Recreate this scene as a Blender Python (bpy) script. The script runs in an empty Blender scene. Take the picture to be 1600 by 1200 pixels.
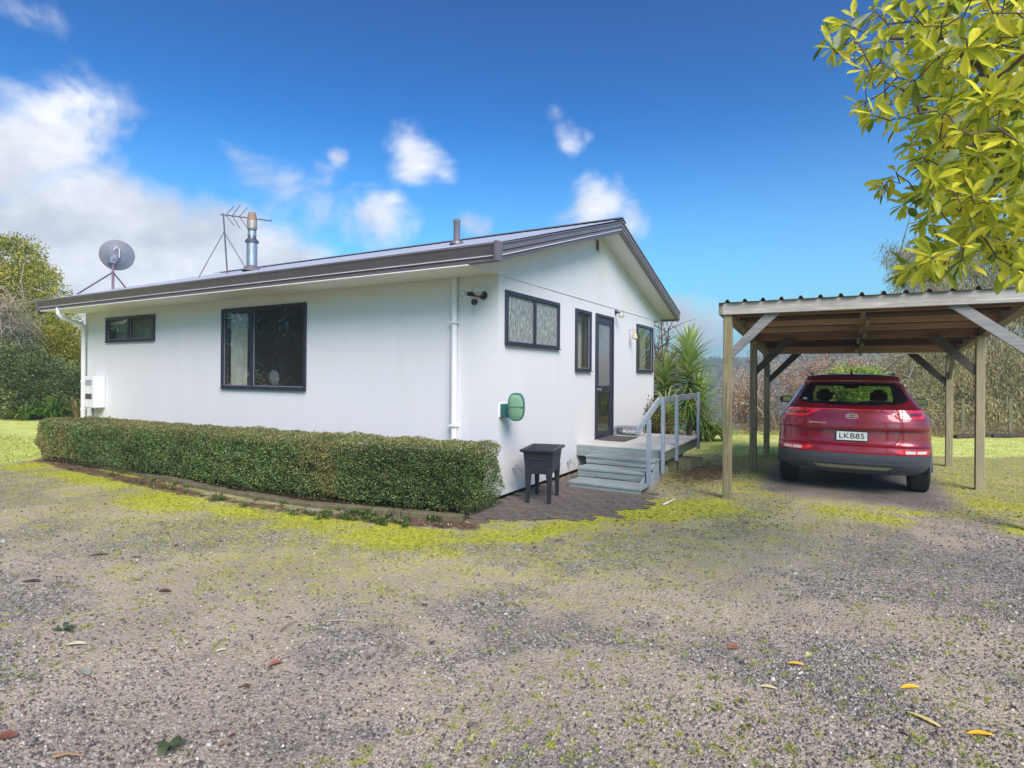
import bpy, math, random
import numpy as np
from mathutils import Vector, Matrix
random.seed(7); RNG = np.random.default_rng(7)
C = bpy.context.scene.collection
SC = bpy.context.scene
# ---------------------------------------------------------------- camera
FPX, HZ, YAW, ROLL, EYE = 896.0, 584.0, math.radians(30), 0.0065, 1.6
cY, sY = math.cos(YAW), math.sin(YAW)
cam_d = bpy.data.cameras.new('camera'); cam = bpy.data.objects.new('camera', cam_d); C.objects.link(cam)
cam_d.sensor_width = 36; cam_d.lens = FPX/1600*36; cam_d.shift_y = -(600-HZ)/1600
cam_d.clip_end = 3000; cam_d.clip_start = 0.05
_r = Vector((cY, sY, 0)); _u = Vector((0, 0, 1)); _f = Vector((-sY, cY, 0))
_R = _r*math.cos(ROLL)+_u*math.sin(ROLL); _U = -_r*math.sin(ROLL)+_u*math.cos(ROLL)
M = Matrix((_R, _U, -_f)).transposed().to_4x4(); M.translation = (0, 0, EYE)
cam.matrix_world = M
SC.camera = cam
def ray(px, py):
    dx, dy = px-800, py-HZ
    a = (dx*math.cos(ROLL)+dy*math.sin(ROLL))/FPX; b = -(dy*math.cos(ROLL)-dx*math.sin(ROLL))/FPX
    return np.array([a*cY-sY, a*sY+cY, b])
def onZ(px, py, Z=0.0):
    r = ray(px, py); t = (Z-EYE)/r[2]; return np.array([0, 0, EYE])+r*t
def atD(px, py, d):            # point at depth d in front of the camera
    return np.array([0, 0, EYE])+ray(px, py)*d
def atY(px, py, Y):
    r = ray(px, py); return np.array([0, 0, EYE])+r*(Y/r[1])
# ---------------------------------------------------------------- sky, sun, exposure
def lin(r, g, b):
    f = lambda c: (c/255/12.92) if c/255 <= .04045 else ((c/255+.055)/1.055)**2.4
    return (f(r), f(g), f(b), 1)
SUN_EL, SUN_AZ = 42, 134        # degrees; azimuth clockwise from +Y
W = bpy.data.worlds.new('World'); SC.world = W; W.use_nodes = True
wn, wl = W.node_tree.nodes, W.node_tree.links
wn.clear()
wo = wn.new('ShaderNodeOutputWorld'); bg = wn.new('ShaderNodeBackground'); bg.inputs[1].default_value = 0.15
sky = wn.new('ShaderNodeTexSky'); sky.sky_type = 'NISHITA'; sky.sun_disc = False
sky.sun_elevation = math.radians(SUN_EL); sky.sun_rotation = math.radians(SUN_AZ)
sky.air_density = 1.0; sky.dust_density = 0.6; sky.ozone_density = 1.6
tc = wn.new('ShaderNodeTexCoord')
def wmath(op, a, b=None, clamp=False):
    n = wn.new('ShaderNodeMath'); n.operation = op; n.use_clamp = clamp
    for i, v in enumerate((a, b)):
        if v is None: continue
        if isinstance(v, (int, float)): n.inputs[i].default_value = v
        else: wl.new(v, n.inputs[i])
    return n.outputs[0]
hs = wn.new('ShaderNodeHueSaturation'); hs.inputs['Saturation'].default_value = 1.42; hs.inputs['Value'].default_value = 0.62; hs.inputs['Hue'].default_value = .492
wl.new(sky.outputs[0], hs.inputs['Color'])
def wnoise(scale, detail, rough, dist=0, sz=1.0):
    mp = wn.new('ShaderNodeMapping'); mp.inputs['Scale'].default_value = (1, 1, sz)
    wl.new(tc.outputs['Generated'], mp.inputs[0])
    n = wn.new('ShaderNodeTexNoise'); n.inputs['Scale'].default_value = scale; n.inputs['Detail'].default_value = detail
    n.inputs['Roughness'].default_value = rough; n.inputs['Distortion'].default_value = dist
    wl.new(mp.outputs[0], n.inputs['Vector']); return n.outputs[0]
n1 = wnoise(7, 9, .55, .3, 1.3); n2 = wnoise(2.1, 3, .5, 0, 2.0); n3 = wnoise(4.5, 7, .6, 0, 1.4)
# cumulus banks seen in the picture: direction, angular radius, weight
clouds = [(70, 215, .17, 1.4), (25, 190, .13, 1.1), (120, 240, .14, 1.2), (0, 300, .22, 1.4), (130, 290, .16, 1.05), (60, 240, .15, 1.3), (150, 420, .32, 1.9), (330, 440, .22, 1.8), (430, 430, .15, 1.6), (250, 380, .18, 1.35), (20, 470, .3, 1.6), (240, 320, .15, .85), (300, 300, .11, .8),
          (365, 235, .08, .9), (395, 275, .10, 1.05), (440, 305, .10, 1.05), (495, 325, .095, 1.05), (540, 330, .09, 1.0), (585, 325, .095, 1.25), (640, 250, .085, .95), (690, 270, .05, .6), (610, 285, .06, .6), (868, 182, .03, .5), (880, 200, .034, .55), (892, 222, .04, .6), (915, 214, .025, .4),
          (935, 330, .075, 1.15), (985, 345, .065, .9), (880, 350, .04, .6), (1157, 388, .03, .6), (1075, 500, .09, .9), (1010, 470, .1, .6), (30, 25, .10, .5), (740, 350, .045, .6), (530, 250, .035, .5)]
acc = None
for (px, py, rad, wt) in clouds:
    d = Vector(ray(px, py)).normalized(); rad = rad/(1+((px-800)/FPX)**2*.75+((py-HZ)/FPX)**2*.5)
    vm = wn.new('ShaderNodeVectorMath'); vm.operation = 'DISTANCE'; vm.inputs[1].default_value = d
    wl.new(tc.outputs['Generated'], vm.inputs[0])
    mr = wn.new('ShaderNodeMapRange'); mr.interpolation_type = 'SMOOTHSTEP'
    mr.inputs['From Min'].default_value = rad*1.35; mr.inputs['From Max'].default_value = 0
    mr.inputs['To Min'].default_value = 0; mr.inputs['To Max'].default_value = wt
    wl.new(vm.outputs['Value'], mr.inputs['Value'])
    acc = mr.outputs[0] if acc is None else wmath('MAXIMUM', acc, mr.outputs[0])
# away from the view cumulus goes on, extra cover added to neutralise blue light
sep = wn.new('ShaderNodeSeparateXYZ'); wl.new(tc.outputs['Generated'], sep.inputs[0])
fwd = wn.new('ShaderNodeVectorMath'); fwd.operation = 'DOT_PRODUCT'; fwd.inputs[1].default_value = (-sY, cY, 0)
wl.new(tc.outputs['Generated'], fwd.inputs[0])
away = wn.new('ShaderNodeMapRange'); away.inputs['From Min'].default_value = .45; away.inputs['From Max'].default_value = -.1
away.inputs['To Min'].default_value = 0; away.inputs['To Max'].default_value = 1; wl.new(fwd.outputs['Value'], away.inputs['Value'])
gen = wmath('MULTIPLY', away.outputs[0], wmath('MULTIPLY', wmath('SUBTRACT', n2, .38), 3.2))
acc = wmath('MAXIMUM', acc, gen)
dens = wmath('ADD', acc, wmath('MULTIPLY', wmath('MULTIPLY', wmath('SUBTRACT', n1, .52), 3.4), wmath('MULTIPLY', acc, 2.4, True)))
mk = wn.new('ShaderNodeMapRange'); mk.interpolation_type = 'SMOOTHSTEP'
mk.inputs['From Min'].default_value = .26; mk.inputs['From Max'].default_value = 1.3
wl.new(dens, mk.inputs['Value'])
mask = wmath('MULTIPLY', mk.outputs[0], .93)
cr = wn.new('ShaderNodeValToRGB'); cr.color_ramp.elements[0].position = .40; cr.color_ramp.elements[0].color = (2.3, 2.38, 2.55, 1)
cr.color_ramp.elements[1].position = .66; cr.color_ramp.elements[1].color = (4.3, 4.25, 4.25, 1)
wl.new(n3, cr.inputs[0])
# low haze towards the horizon
hz = wn.new('ShaderNodeMapRange'); hz.interpolation_type = 'SMOOTHSTEP'
hz.inputs['From Min'].default_value = .42; hz.inputs['From Max'].default_value = -.02; hz.inputs['To Max'].default_value = .85
wl.new(sep.outputs['Z'], hz.inputs['Value'])
mh = wn.new('ShaderNodeMixRGB'); mh.inputs[2].default_value = (1.15, 1.8, 2.75, 1)
gm = wn.new('ShaderNodeGamma'); gm.inputs[1].default_value = 1.9; wl.new(hs.outputs[0], gm.inputs[0])
mu = wn.new('ShaderNodeMixRGB'); mu.blend_type = 'MULTIPLY'; mu.inputs[0].default_value = 1; mu.inputs[2].default_value = (.01, .50, .385, 1); wl.new(gm.outputs[0], mu.inputs[1])
wl.new(hz.outputs[0], mh.inputs[0]); wl.new(mu.outputs[0], mh.inputs[1])
mx = wn.new('ShaderNodeMixRGB'); wl.new(mask, mx.inputs[0]); wl.new(mh.outputs[0], mx.inputs[1]); wl.new(cr.outputs[0], mx.inputs[2])
wl.new(mx.outputs[0], bg.inputs[0]); wl.new(bg.outputs[0], wo.inputs[0])
sun_d = bpy.data.lights.new('sun', 'SUN'); sun_d.energy = 3.0; sun_d.angle = math.radians(38); sun_d.color = (1, .775, .75)
sun = bpy.data.objects.new('sun', sun_d); C.objects.link(sun)
_az = math.radians(SUN_AZ); _el = math.radians(SUN_EL)
sdir = Vector((math.sin(_az)*math.cos(_el), math.cos(_az)*math.cos(_el), math.sin(_el)))
sun.rotation_euler = sdir.to_track_quat('Z', 'Y').to_euler()
vs = SC.view_settings; vs.view_transform = 'Standard'; vs.look = 'None'; vs.exposure = 1.1; vs.gamma = 1; vs.use_curve_mapping = False
# ---------------------------------------------------------------- helpers
def tag(o, label=None, cat=None, group=None, kind=None):
    if label: o['label'] = label
    if cat: o['category'] = cat
    if group: o['group'] = group
    if kind: o['kind'] = kind
    return o
def thing(name, label, cat, loc=(0, 0, 0), rz=0, group=None):
    o = bpy.data.objects.new(name, None); C.objects.link(o); o.location = loc; o.rotation_euler = (0, 0, rz)
    o.empty_display_size = .2
    return tag(o, label, cat, group)
def origin(p):
    v = Vector((0, 0, 0))
    while p is not None: v += p.location; p = p.parent
    return v
def link(o, parent=None):
    C.objects.link(o)
    if parent is not None: o.parent = parent
    return o
class MB:
    def __init__(s): s.v = []; s.f = []
    def add(s, vs_, fs_):
        b = len(s.v); s.v += [tuple(float(c) for c in v) for v in vs_]; s.f += [tuple(b+i for i in f) for f in fs_]; return s
    def hexa(s, p):            # 8 points: bottom 4 ccw, top 4 ccw
        return s.add(p, [(3, 2, 1, 0), (4, 5, 6, 7), (0, 1, 5, 4), (1, 2, 6, 5), (2, 3, 7, 6), (3, 0, 4, 7)])
    def box(s, x0, x1, y0, y1, z0, z1):
        return s.hexa([(x0, y0, z0), (x1, y0, z0), (x1, y1, z0), (x0, y1, z0), (x0, y0, z1), (x1, y0, z1), (x1, y1, z1), (x0, y1, z1)])
    def bar(s, a, b, w, h, up=(0, 0, 1)):   # rectangular bar from a to b; w sideways, h along up
        a, b = Vector(a), Vector(b); d = (b-a).normalized(); sd = d.cross(Vector(up)).normalized(); u = sd.cross(d)
        P = []
        for q in (a, b):
            for (i, j) in ((-1, -1), (1, -1), (1, 1), (-1, 1)): P.append(q+sd*i*w/2+u*j*h/2)
        return s.add(P, [(0, 1, 2, 3), (7, 6, 5, 4), (4, 5, 1, 0), (5, 6, 2, 1), (6, 7, 3, 2), (7, 4, 0, 3)])
    def tube(s, pts, r, n=8, r1=None, caps=True):
        pts = [Vector(p) for p in pts]; rings = []; k = len(pts)
        prev = None
        for i, p in enumerate(pts):
            d = (pts[min(i+1, k-1)]-pts[max(i-1, 0)]).normalized()
            ref = Vector((0, 0, 1)) if abs(d.z) < .95 else Vector((1, 0, 0))
            if prev is not None: ref = prev
            sd = d.cross(ref).normalized(); u = sd.cross(d).normalized(); prev = u
            rr = (r if r1 is None else r+(r1-r)*i/(k-1)) if not isinstance(r, (list, tuple)) else r[i]
            rings.append([p+(sd*math.cos(2*math.pi*j/n)+u*math.sin(2*math.pi*j/n))*rr for j in range(n)])
        V = [q for R_ in rings for q in R_]; Fc = []
        for i in range(k-1):
            for j in range(n):
                j2 = (j+1) % n; Fc.append((i*n+j, i*n+j2, (i+1)*n+j2, (i+1)*n+j))
        if caps: Fc.append(tuple(range(n))[::-1]); Fc.append(tuple((k-1)*n+j for j in range(n)))
        return s.add(V, Fc)
    def lathe(s, c, prof, n=24, axis='z'):   # prof: list of (r, h)
        c = Vector(c); V = []; Fc = []
        for (r, h) in prof:
            for j in range(n):
                a = 2*math.pi*j/n; x, y = r*math.cos(a), r*math.sin(a)
                V.append(c+(Vector((x, y, h)) if axis == 'z' else Vector((h, x, y)) if axis == 'x' else Vector((y, h, x))))
        for i in range(len(prof)-1):
            for j in range(n):
                j2 = (j+1) % n; Fc.append((i*n+j, i*n+j2, (i+1)*n+j2, (i+1)*n+j))
        return s.add(V, Fc)
    def prism(s, poly, a, b, axis='x'):      # extrude 2-D polygon between a and b along the axis
        n = len(poly); V = []
        for t in (a, b):
            for (p, q) in poly: V.append((t, p, q) if axis == 'x' else (p, t, q) if axis == 'y' else (p, q, t))
        Fc = [tuple(range(n))[::-1], tuple(range(n, 2*n))]
        for i in range(n): j = (i+1) % n; Fc.append((i, j, n+j, n+i))
        return s.add(V, Fc)
    def build(s, name, mat, parent=None, smooth=False, bevel=0, seg=1):
        o0 = origin(parent) if parent is not None else Vector((0, 0, 0))
        if parent is None and s.v:
            pass
        me = bpy.data.meshes.new(name); me.from_pydata([(x-o0.x, y-o0.y, z-o0.z) for x, y, z in s.v], [], s.f)
        me.validate(); 
        import bmesh
        bm = bmesh.new(); bm.from_mesh(me); bmesh.ops.recalc_face_normals(bm, faces=bm.faces)
        if bevel: bmesh.ops.bevel(bm, geom=[e for e in bm.edges if len(e.link_faces) == 2 and e.calc_face_angle(0) > .5], offset=bevel, segments=seg, affect='EDGES', clamp_overlap=True)
        bm.to_mesh(me); bm.free()
        if smooth:
            me.polygons.foreach_set('use_smooth', [True]*len(me.polygons))
            if smooth != 'all': me.set_sharp_from_angle(angle=math.radians(40))
        if mat: me.materials.append(mat)
        o = bpy.data.objects.new(name, me); return link(o, parent)
def npmesh(name, V, F, mat, parent=None, attr=None, attrs=None, smooth=False):
    V = np.asarray(V, dtype=np.float32); F = np.asarray(F, dtype=np.int32); k = F.shape[1]
    if parent is not None: V = V-np.array(origin(parent), dtype=np.float32)
    me = bpy.data.meshes.new(name)
    me.vertices.add(len(V)); me.vertices.foreach_set('co', V.ravel())
    me.loops.add(F.size); me.loops.foreach_set('vertex_index', F.ravel())
    me.polygons.add(len(F)); me.polygons.foreach_set('loop_start', np.arange(0, F.size, k, dtype=np.int32))
    me.update(calc_edges=True)
    if smooth: me.polygons.foreach_set('use_smooth', np.ones(len(F), dtype=bool))
    al = dict(attrs or {})
    if attr is not None: al['rnd'] = attr
    for kx, a in al.items():
        at = me.attributes.new(kx, 'FLOAT', 'POINT'); at.data.foreach_set('value', np.asarray(a, dtype=np.float32))
    if mat: me.materials.append(mat)
    o = bpy.data.objects.new(name, me); return link(o, parent)
def unit(a): return a/np.maximum(np.linalg.norm(a, axis=-1, keepdims=True), 1e-9)
def leaves(P, D, L, Wd, fold=.25, droop=.0, shape='diamond', up=None):
    """P base (N,3), D unit direction, L length, Wd width -> V,F,per-vertex index"""
    N = len(P); L = np.broadcast_to(L, (N,))[:, None]; Wd = np.broadcast_to(Wd, (N,))[:, None]
    ref = RNG.normal(size=(N, 3)) if up is None else up+RNG.normal(size=(N, 3))*.35
    S = unit(np.cross(D, ref)); Nn = unit(np.cross(S, D))
    if shape == 'diamond':
        V = np.stack([P, P+D*L*.45+S*Wd*.5+Nn*Wd*fold, P+D*L-Nn*L*droop, P+D*L*.45-S*Wd*.5+Nn*Wd*fold], 1)
        F = np.array([[0, 1, 2], [0, 2, 3]])
    elif shape == 'blade':
        V = np.stack([P+S*Wd*.5, P-S*Wd*.5, P+D*L-Nn*L*droop], 1); F = np.array([[0, 1, 2]])
    else:
        m = P+D*L*.5-Nn*L*droop*.3
        V = np.stack([P, P+D*L*.3+S*Wd*.42+Nn*Wd*fold, P+D*L*.7+S*Wd*.42+Nn*Wd*fold-Nn*L*droop*.5, P+D*L-Nn*L*droop,
                      P+D*L*.7-S*Wd*.42+Nn*Wd*fold-Nn*L*droop*.5, P+D*L*.3-S*Wd*.42+Nn*Wd*fold], 1)
        F = np.array([[0, 1, 2], [0, 2, 3], [0, 3, 4], [0, 4, 5]])
    nv = V.shape[1]
    FF = (F[None]+(np.arange(N)*nv)[:, None, None]).reshape(-1, 3)
    return V.reshape(-1, 3), FF, np.repeat(np.arange(N), nv)
def cat(parts):
    V = []; F = []; A = []; b = 0
    for v, f, a in parts: V.append(v); F.append(f+b); A.append(a); b += len(v)
    return np.concatenate(V), np.concatenate(F), np.concatenate(A)
def fbm(x, y, sc, seed=0, oct_=4):
    out = np.zeros_like(x, dtype=float); amp = .5; tot = 0
    for o in range(oct_):
        X = x*sc*2**o+seed*17.3; Y = y*sc*2**o-seed*9.1
        xi, yi = np.floor(X).astype(int), np.floor(Y).astype(int); fx, fy = X-xi, Y-yi
        fx = fx*fx*(3-2*fx); fy = fy*fy*(3-2*fy)
        h = lambda i, j: ((np.sin(i*127.1+j*311.7+seed*7.7+o*3.3)*43758.5453) % 1.0)
        out += amp*((h(xi, yi)*(1-fx)+h(xi+1, yi)*fx)*(1-fy)+(h(xi, yi+1)*(1-fx)+h(xi+1, yi+1)*fx)*fy); tot += amp; amp *= .5
    return out/tot
def sstep(a, b, x): t = np.clip((x-a)/(b-a), 0, 1); return t*t*(3-2*t)
# ---------------------------------------------------------------- materials
class NT:
    def __init__(s, name):
        s.m = bpy.data.materials.new(name); s.m.use_nodes = True; s.t = s.m.node_tree; s.n = s.t.nodes; s.l = s.t.links
        s.b = s.n['Principled BSDF']; s.out = s.n['Material Output']
    def tc(s, kind='Object', scale=(1, 1, 1)):
        t = s.n.new('ShaderNodeTexCoord'); mp = s.n.new('ShaderNodeMapping'); mp.inputs['Scale'].default_value = scale
        s.l.new(t.outputs[kind], mp.inputs[0]); return mp.outputs[0]
    def noise(s, vec, scale, detail=4, rough=.6, dist=0):
        n = s.n.new('ShaderNodeTexNoise'); n.inputs['Scale'].default_value = scale; n.inputs['Detail'].default_value = detail
        n.inputs['Roughness'].default_value = rough; n.inputs['Distortion'].default_value = dist; s.l.new(vec, n.inputs['Vector']); return n.outputs[0]
    def ramp(s, fac, stops):
        r = s.n.new('ShaderNodeValToRGB'); e = r.color_ramp.elements
        while len(e) < len(stops): e.new(.5)
        for i, (p, c) in enumerate(stops): e[i].position = p; e[i].color = c if len(c) == 4 else (*c, 1)
        s.l.new(fac, r.inputs[0]); return r.outputs[0]
    def mix(s, fac, a, b, mode='MIX'):
        n = s.n.new('ShaderNodeMixRGB'); n.blend_type = mode
        for i, v in enumerate((fac, a, b)):
            if isinstance(v, (int, float)): n.inputs[i].default_value = v
            elif isinstance(v, tuple): n.inputs[i].default_value = v
            else: s.l.new(v, n.inputs[i])
        return n.outputs[0]
    def math(s, op, a, b=0, clamp=False):
        n = s.n.new('ShaderNodeMath'); n.operation = op; n.use_clamp = clamp
        for i, v in enumerate((a, b)):
            if isinstance(v, (int, float)): n.inputs[i].default_value = v
            else: s.l.new(v, n.inputs[i])
        return n.outputs[0]
    def attr(s, name):
        a = s.n.new('ShaderNodeAttribute'); a.attribute_name = name; return a.outputs['Fac']
    def obrnd(s):
        a = s.n.new('ShaderNodeObjectInfo'); return a.outputs['Random']
    def set(s, **k):
        for key, v in k.items():
            key = key.replace('_', ' ')
            if isinstance(v, (int, float, tuple)): s.b.inputs[key].default_value = v
            else: s.l.new(v, s.b.inputs[key])
        return s
    def bump(s, h, strength=.3, dist=.01):
        n = s.n.new('ShaderNodeBump'); n.inputs['Strength'].default_value = strength; n.inputs['Distance'].default_value = dist
        s.l.new(h, n.inputs['Height']); s.l.new(n.outputs[0], s.b.inputs['Normal']); return s
def simple(name, col, rough=.5, metal=0, vary=.12, scale=6, bump=0, spec=.5):
    t = NT(name); v = t.tc('Object'); nz = t.noise(v, scale, 5)
    lo = tuple(c*(1-vary) for c in col[:3])+(1,); hi = tuple(min(1, c*(1+vary)) for c in col[:3])+(1,)
    t.set(Base_Color=t.ramp(nz, [(.3, lo), (.7, hi)]), Roughness=rough, Metallic=metal)
    t.b.inputs['Specular IOR Level'].default_value = spec
    if bump: t.bump(t.noise(v, scale*6, 3), bump, .004)
    return t.m
def wood(name, c0, c1, c2, axis='x', rough=.8, green=0, sc=1.0):
    t = NT(name); s_ = {'x': (1.2, 22, 22), 'y': (22, 1.2, 22), 'z': (22, 22, 1.2)}[axis]
    v = t.tc('Object', tuple(k*sc for k in s_)); rn = t.obrnd()
    add = t.n.new('ShaderNodeVectorMath'); add.operation = 'ADD'; t.l.new(v, add.inputs[0])
    cmb = t.n.new('ShaderNodeCombineXYZ'); t.l.new(t.math('MULTIPLY', rn, 50), cmb.inputs[0]); t.l.new(t.math('MULTIPLY', rn, 31), cmb.inputs[1]); t.l.new(cmb.outputs[0], add.inputs[1])
    g = t.noise(add.outputs[0], 1.5, 8, .7, 1.2)
    col = t.ramp(g, [(.28, c0), (.5, c1), (.72, c2)])
    big = t.noise(t.tc('Object', (1, 1, 1)), 2.2, 4, .6)
    col = t.mix(t.ramp(big, [(.35, (.0,)*3), (.75, (.5,)*3)]), col, c0)
    if green: col = t.mix(t.ramp(t.noise(t.tc('Object', (1, 1, .4)), 4, 5, .6), [(.4, (0,)*3), (.7, (green,)*3)]), col, (.13, .15, .06, 1))
    col = t.mix(t.math('MULTIPLY', rn, .35), col, c2)
    t.set(Base_Color=col, Roughness=rough); t.bump(g, .35, .004)
    return t.m
def leafmat(name, stops, trans=.35, rough=.45, spec=.4, dk=1.0):
    t = NT(name); a = t.attr('rnd'); v = t.tc('Object'); nz = t.noise(v, 1.1, 3, .6)
    col = t.ramp(a, stops)
    dark = t.mix(1.0, col, (.62, .66, .62, 1), 'MULTIPLY')
    col = t.mix(t.ramp(nz, [(.38, (dk,)*3), (.62, (0,)*3)]), col, dark)
    t.set(Base_Color=col, Roughness=rough); t.b.inputs['Specular IOR Level'].default_value = spec
    tr = t.n.new('ShaderNodeBsdfTranslucent'); t.l.new(col, tr.inputs['Color'])
    ms = t.n.new('ShaderNodeMixShader'); ms.inputs[0].default_value = trans
    t.l.new(t.b.outputs[0], ms.inputs[1]); t.l.new(tr.outputs[0], ms.inputs[2]); t.l.new(ms.outputs[0], t.out.inputs['Surface'])
    return t.m
def glassmat(name, tint=(.55, .6, .6, 1), body=.0, bodycol=(.02, .025, .03, 1), rough=.02, ior=1.5):
    t = NT(name); g = t.n.new('ShaderNodeBsdfGlossy'); g.inputs['Roughness'].default_value = rough
    tr = t.n.new('ShaderNodeBsdfTransparent'); tr.inputs['Color'].default_value = tint
    lw = t.n.new('ShaderNodeLayerWeight'); lw.inputs['Blend'].default_value = .5
    fr = t.math('ADD', t.math('MULTIPLY', t.math('POWER', lw.outputs['Facing'], 4.5), .9), .05)
    df = t.n.new('ShaderNodeBsdfDiffuse'); df.inputs['Color'].default_value = bodycol
    m0 = t.n.new('ShaderNodeMixShader'); m0.inputs[0].default_value = body
    t.l.new(tr.outputs[0], m0.inputs[1]); t.l.new(df.outputs[0], m0.inputs[2])
    m1 = t.n.new('ShaderNodeMixShader'); t.l.new(t.math('MULTIPLY', fr, 1.5, True), m1.inputs[0])
    t.l.new(m0.outputs[0], m1.inputs[1]); t.l.new(g.outputs[0], m1.inputs[2]); t.l.new(m1.outputs[0], t.out.inputs['Surface'])
    return t.m
# painted cladding: white, faint weather streaks and a little green bloom low down
t = NT('painted_cladding'); v = t.tc('Object'); st = t.noise(t.tc('Object', (3, 3, .5)), 1.0, 5, .6)
geo = t.n.new('ShaderNodeNewGeometry'); sx = t.n.new('ShaderNodeSeparateXYZ'); t.l.new(geo.outputs['Position'], sx.inputs[0])
base = t.ramp(st, [(.25, (.655, .66, .655)), (.75, (.69, .695, .695))])
low = t.n.new('ShaderNodeMapRange'); low.inputs['From Min'].default_value = .5; low.inputs['From Max'].default_value = .03; t.l.new(sx.outputs[2], low.inputs['Value'])
gr = t.math('MULTIPLY', low.outputs[0], t.ramp(t.noise(v, 9, 6, .7), [(.45, (0,)*3), (.75, (.7,)*3)]))
base = t.mix(gr, base, (.33, .33, .24, 1))
hi_ = t.n.new('ShaderNodeMapRange'); hi_.inputs['From Min'].default_value = 2.3; hi_.inputs['From Max'].default_value = 2.86; t.l.new(sx.outputs[2], hi_.inputs['Value'])
base = t.mix(t.math('MULTIPLY', hi_.outputs[0], t.ramp(t.noise(v, 1.3, 5, .6), [(.4, (0,)*3), (.7, (.5,)*3)])), base, (.62, .60, .49, 1))  # yellowish light reflected from the soffit, painted into the upper wall colour
t.set(Base_Color=base, Roughness=.55); t.bump(t.noise(v, 40, 3), .03, .002); M_WALL = t.m
M_SOFFIT = simple('painted_soffit', (.84, .83, .77), .6, vary=.05, scale=2)
M_TRIM = simple('brown_steel_trim', lin(104, 97, 101), .32, 0, .08, 3, spec=.5)
M_LIPGLINT = simple('lip_highlight', lin(215, 215, 220), .3, 0, .1, 5)  # pale colour paints the light reflected along gutter and rake lips
M_FRAME = simple('dark_aluminium', lin(44, 46, 62), .35, 0, .1, 4)
M_GASKET = simple('grey_bead', lin(120, 124, 130), .5)
M_BLACK = simple('near_black', (.012, .012, .014), .6)
M_CONC = simple('concrete', (.22, .21, .19), .9, vary=.25, scale=12, bump=.3)
M_WHITEPLASTIC = simple('white_plastic', (.72, .72, .71), .4, vary=.05)
M_GALV = simple('galvanised_steel', lin(170, 175, 182), .38, .75, .15, 10)
M_ROOF = simple('roof_steel', lin(176, 182, 192), .38, .3, .1, 2)
M_ROOFUNDER = simple('roof_underside', (.12, .1, .085), .6, .1, .2)
M_GLASS = glassmat('window_glass', (.86, .88, .87, 1), .10, (.12, .13, .12, 1))
M_GLASSDARK = glassmat('car_glass', (.74, .84, .78, 1), .0, rough=.01)
M_CURTAIN = simple('curtain', (.80, .79, .70), .9, vary=.12, scale=3)
M_ROOM = simple('room_wall', (.16, .15, .13), .9)
t = NT('patterned_glass'); vv = t.tc('Object', (1, 44, 13)); nz = t.noise(vv, 1.0, 2, .5, .4)
t.set(Base_Color=t.ramp(nz, [(.34, lin(104, 108, 108)), (.5, lin(136, 142, 136)), (.68, lin(170, 176, 168))]), Roughness=.18); t.bump(nz, .8, .01); M_FROST = t.m
# ================================================================ HOUSE
XW, YF, YB, XL = -3.77, 6.18, 13.04, -14.32
ZS = 2.86; YE0, YE1, YR = 5.5, 13.72, 9.61; SL = .292
house = thing('house', 'white single storey weatherboard-free cottage with dark brown gutters and low gable roof', 'house', (XW, YF, 0))
house['label'] = 'white flat-clad single storey house with dark brown gutters and a low gable roof'
def cut(rect, holes):
    """rectangles left of rect (a0,a1,b0,b1) after removing holes"""
    A = sorted({rect[0], rect[1], *[h[i] for h in holes for i in (0, 1) if rect[0] < h[i] < rect[1]]})
    B = sorted({rect[2], rect[3], *[h[i] for h in holes for i in (2, 3) if rect[2] < h[i] < rect[3]]})
    out = []
    for i in range(len(A)-1):
        for j in range(len(B)-1):
            ca, cb = (A[i]+A[i+1])/2, (B[j]+B[j+1])/2
            if not any(h[0] < ca < h[1] and h[2] < cb < h[3] for h in holes): out.append((A[i], A[i+1], B[j], B[j+1]))
    return out
HF = [(-9.43, -7.31, 1.33, 2.68), (-13.40, -11.59, 2.215, 2.695)]
HG = [(6.35, 7.92, 1.985, 2.66), (8.58, 9.20, 1.66, 2.65), (9.46, 10.31, .46, 2.655), (11.76, 12.90, 1.67, 2.65)]
G = .0020
def tjoin(rects, mk):
    m = MB()
    for r in rects: mk(m, *r)
    return m
# sheets of flat cladding, each a part; recessed joints between them
xs = [XL]+[XL+.55+1.2*i for i in range(9) if XL+.55+1.2*i < XW-.3]+[XW]
for a, b in zip(xs[:-1], xs[1:]):
    full = [h for h in HF if h[0] <= a and h[1] >= b]
    for (zl_, zh_) in ([(.045, full[0][2]), (full[0][3], ZS)] if full else [(.045, ZS)]):
        tjoin(cut((a+G/2, b-G/2, zl_, zh_), HF), lambda m, p, q, r, s: m.box(p, q, YF, YF+.012, r, s)).build('cladding_sheet', M_WALL, house)
ys = [YF]+[y for y in (7.32, 8.52, 9.72, 10.92, 12.12)]+[YB]
for a, b in zip(ys[:-1], ys[1:]):
    a2 = a+.013 if a == YF else a+G/2
    tjoin(cut((a2, b-G/2, .045, ZS-.006), HG), lambda m, p, q, r, s: m.box(XW-.012, XW, p, q, r, s)).build('cladding_sheet', M_WALL, house)
zu = lambda y: ZS+.035+SL*(min(y, 2*YR-y)-YE0)     # underside of the rake
yg = [YE0+.03, 6.12, 7.32, 8.52, YR, 10.92, 12.12, YE1-.03]
for a, b in zip(yg[:-1], yg[1:]):
    a2, b2 = a+G/2, b-G/2
    MB().prism([(a2, ZS+.004), (b2, ZS+.004), (b2, zu(b2)), (a2, zu(a2))], XW-.010, XW+.004, 'x').build('cladding_sheet', M_WALL, house)
MB().box(XW+.0045, XW+.010, YE0+.06, YE1-.06, ZS-.012, ZS+.004).build('cladding_flashing', M_WALL, house)
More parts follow.
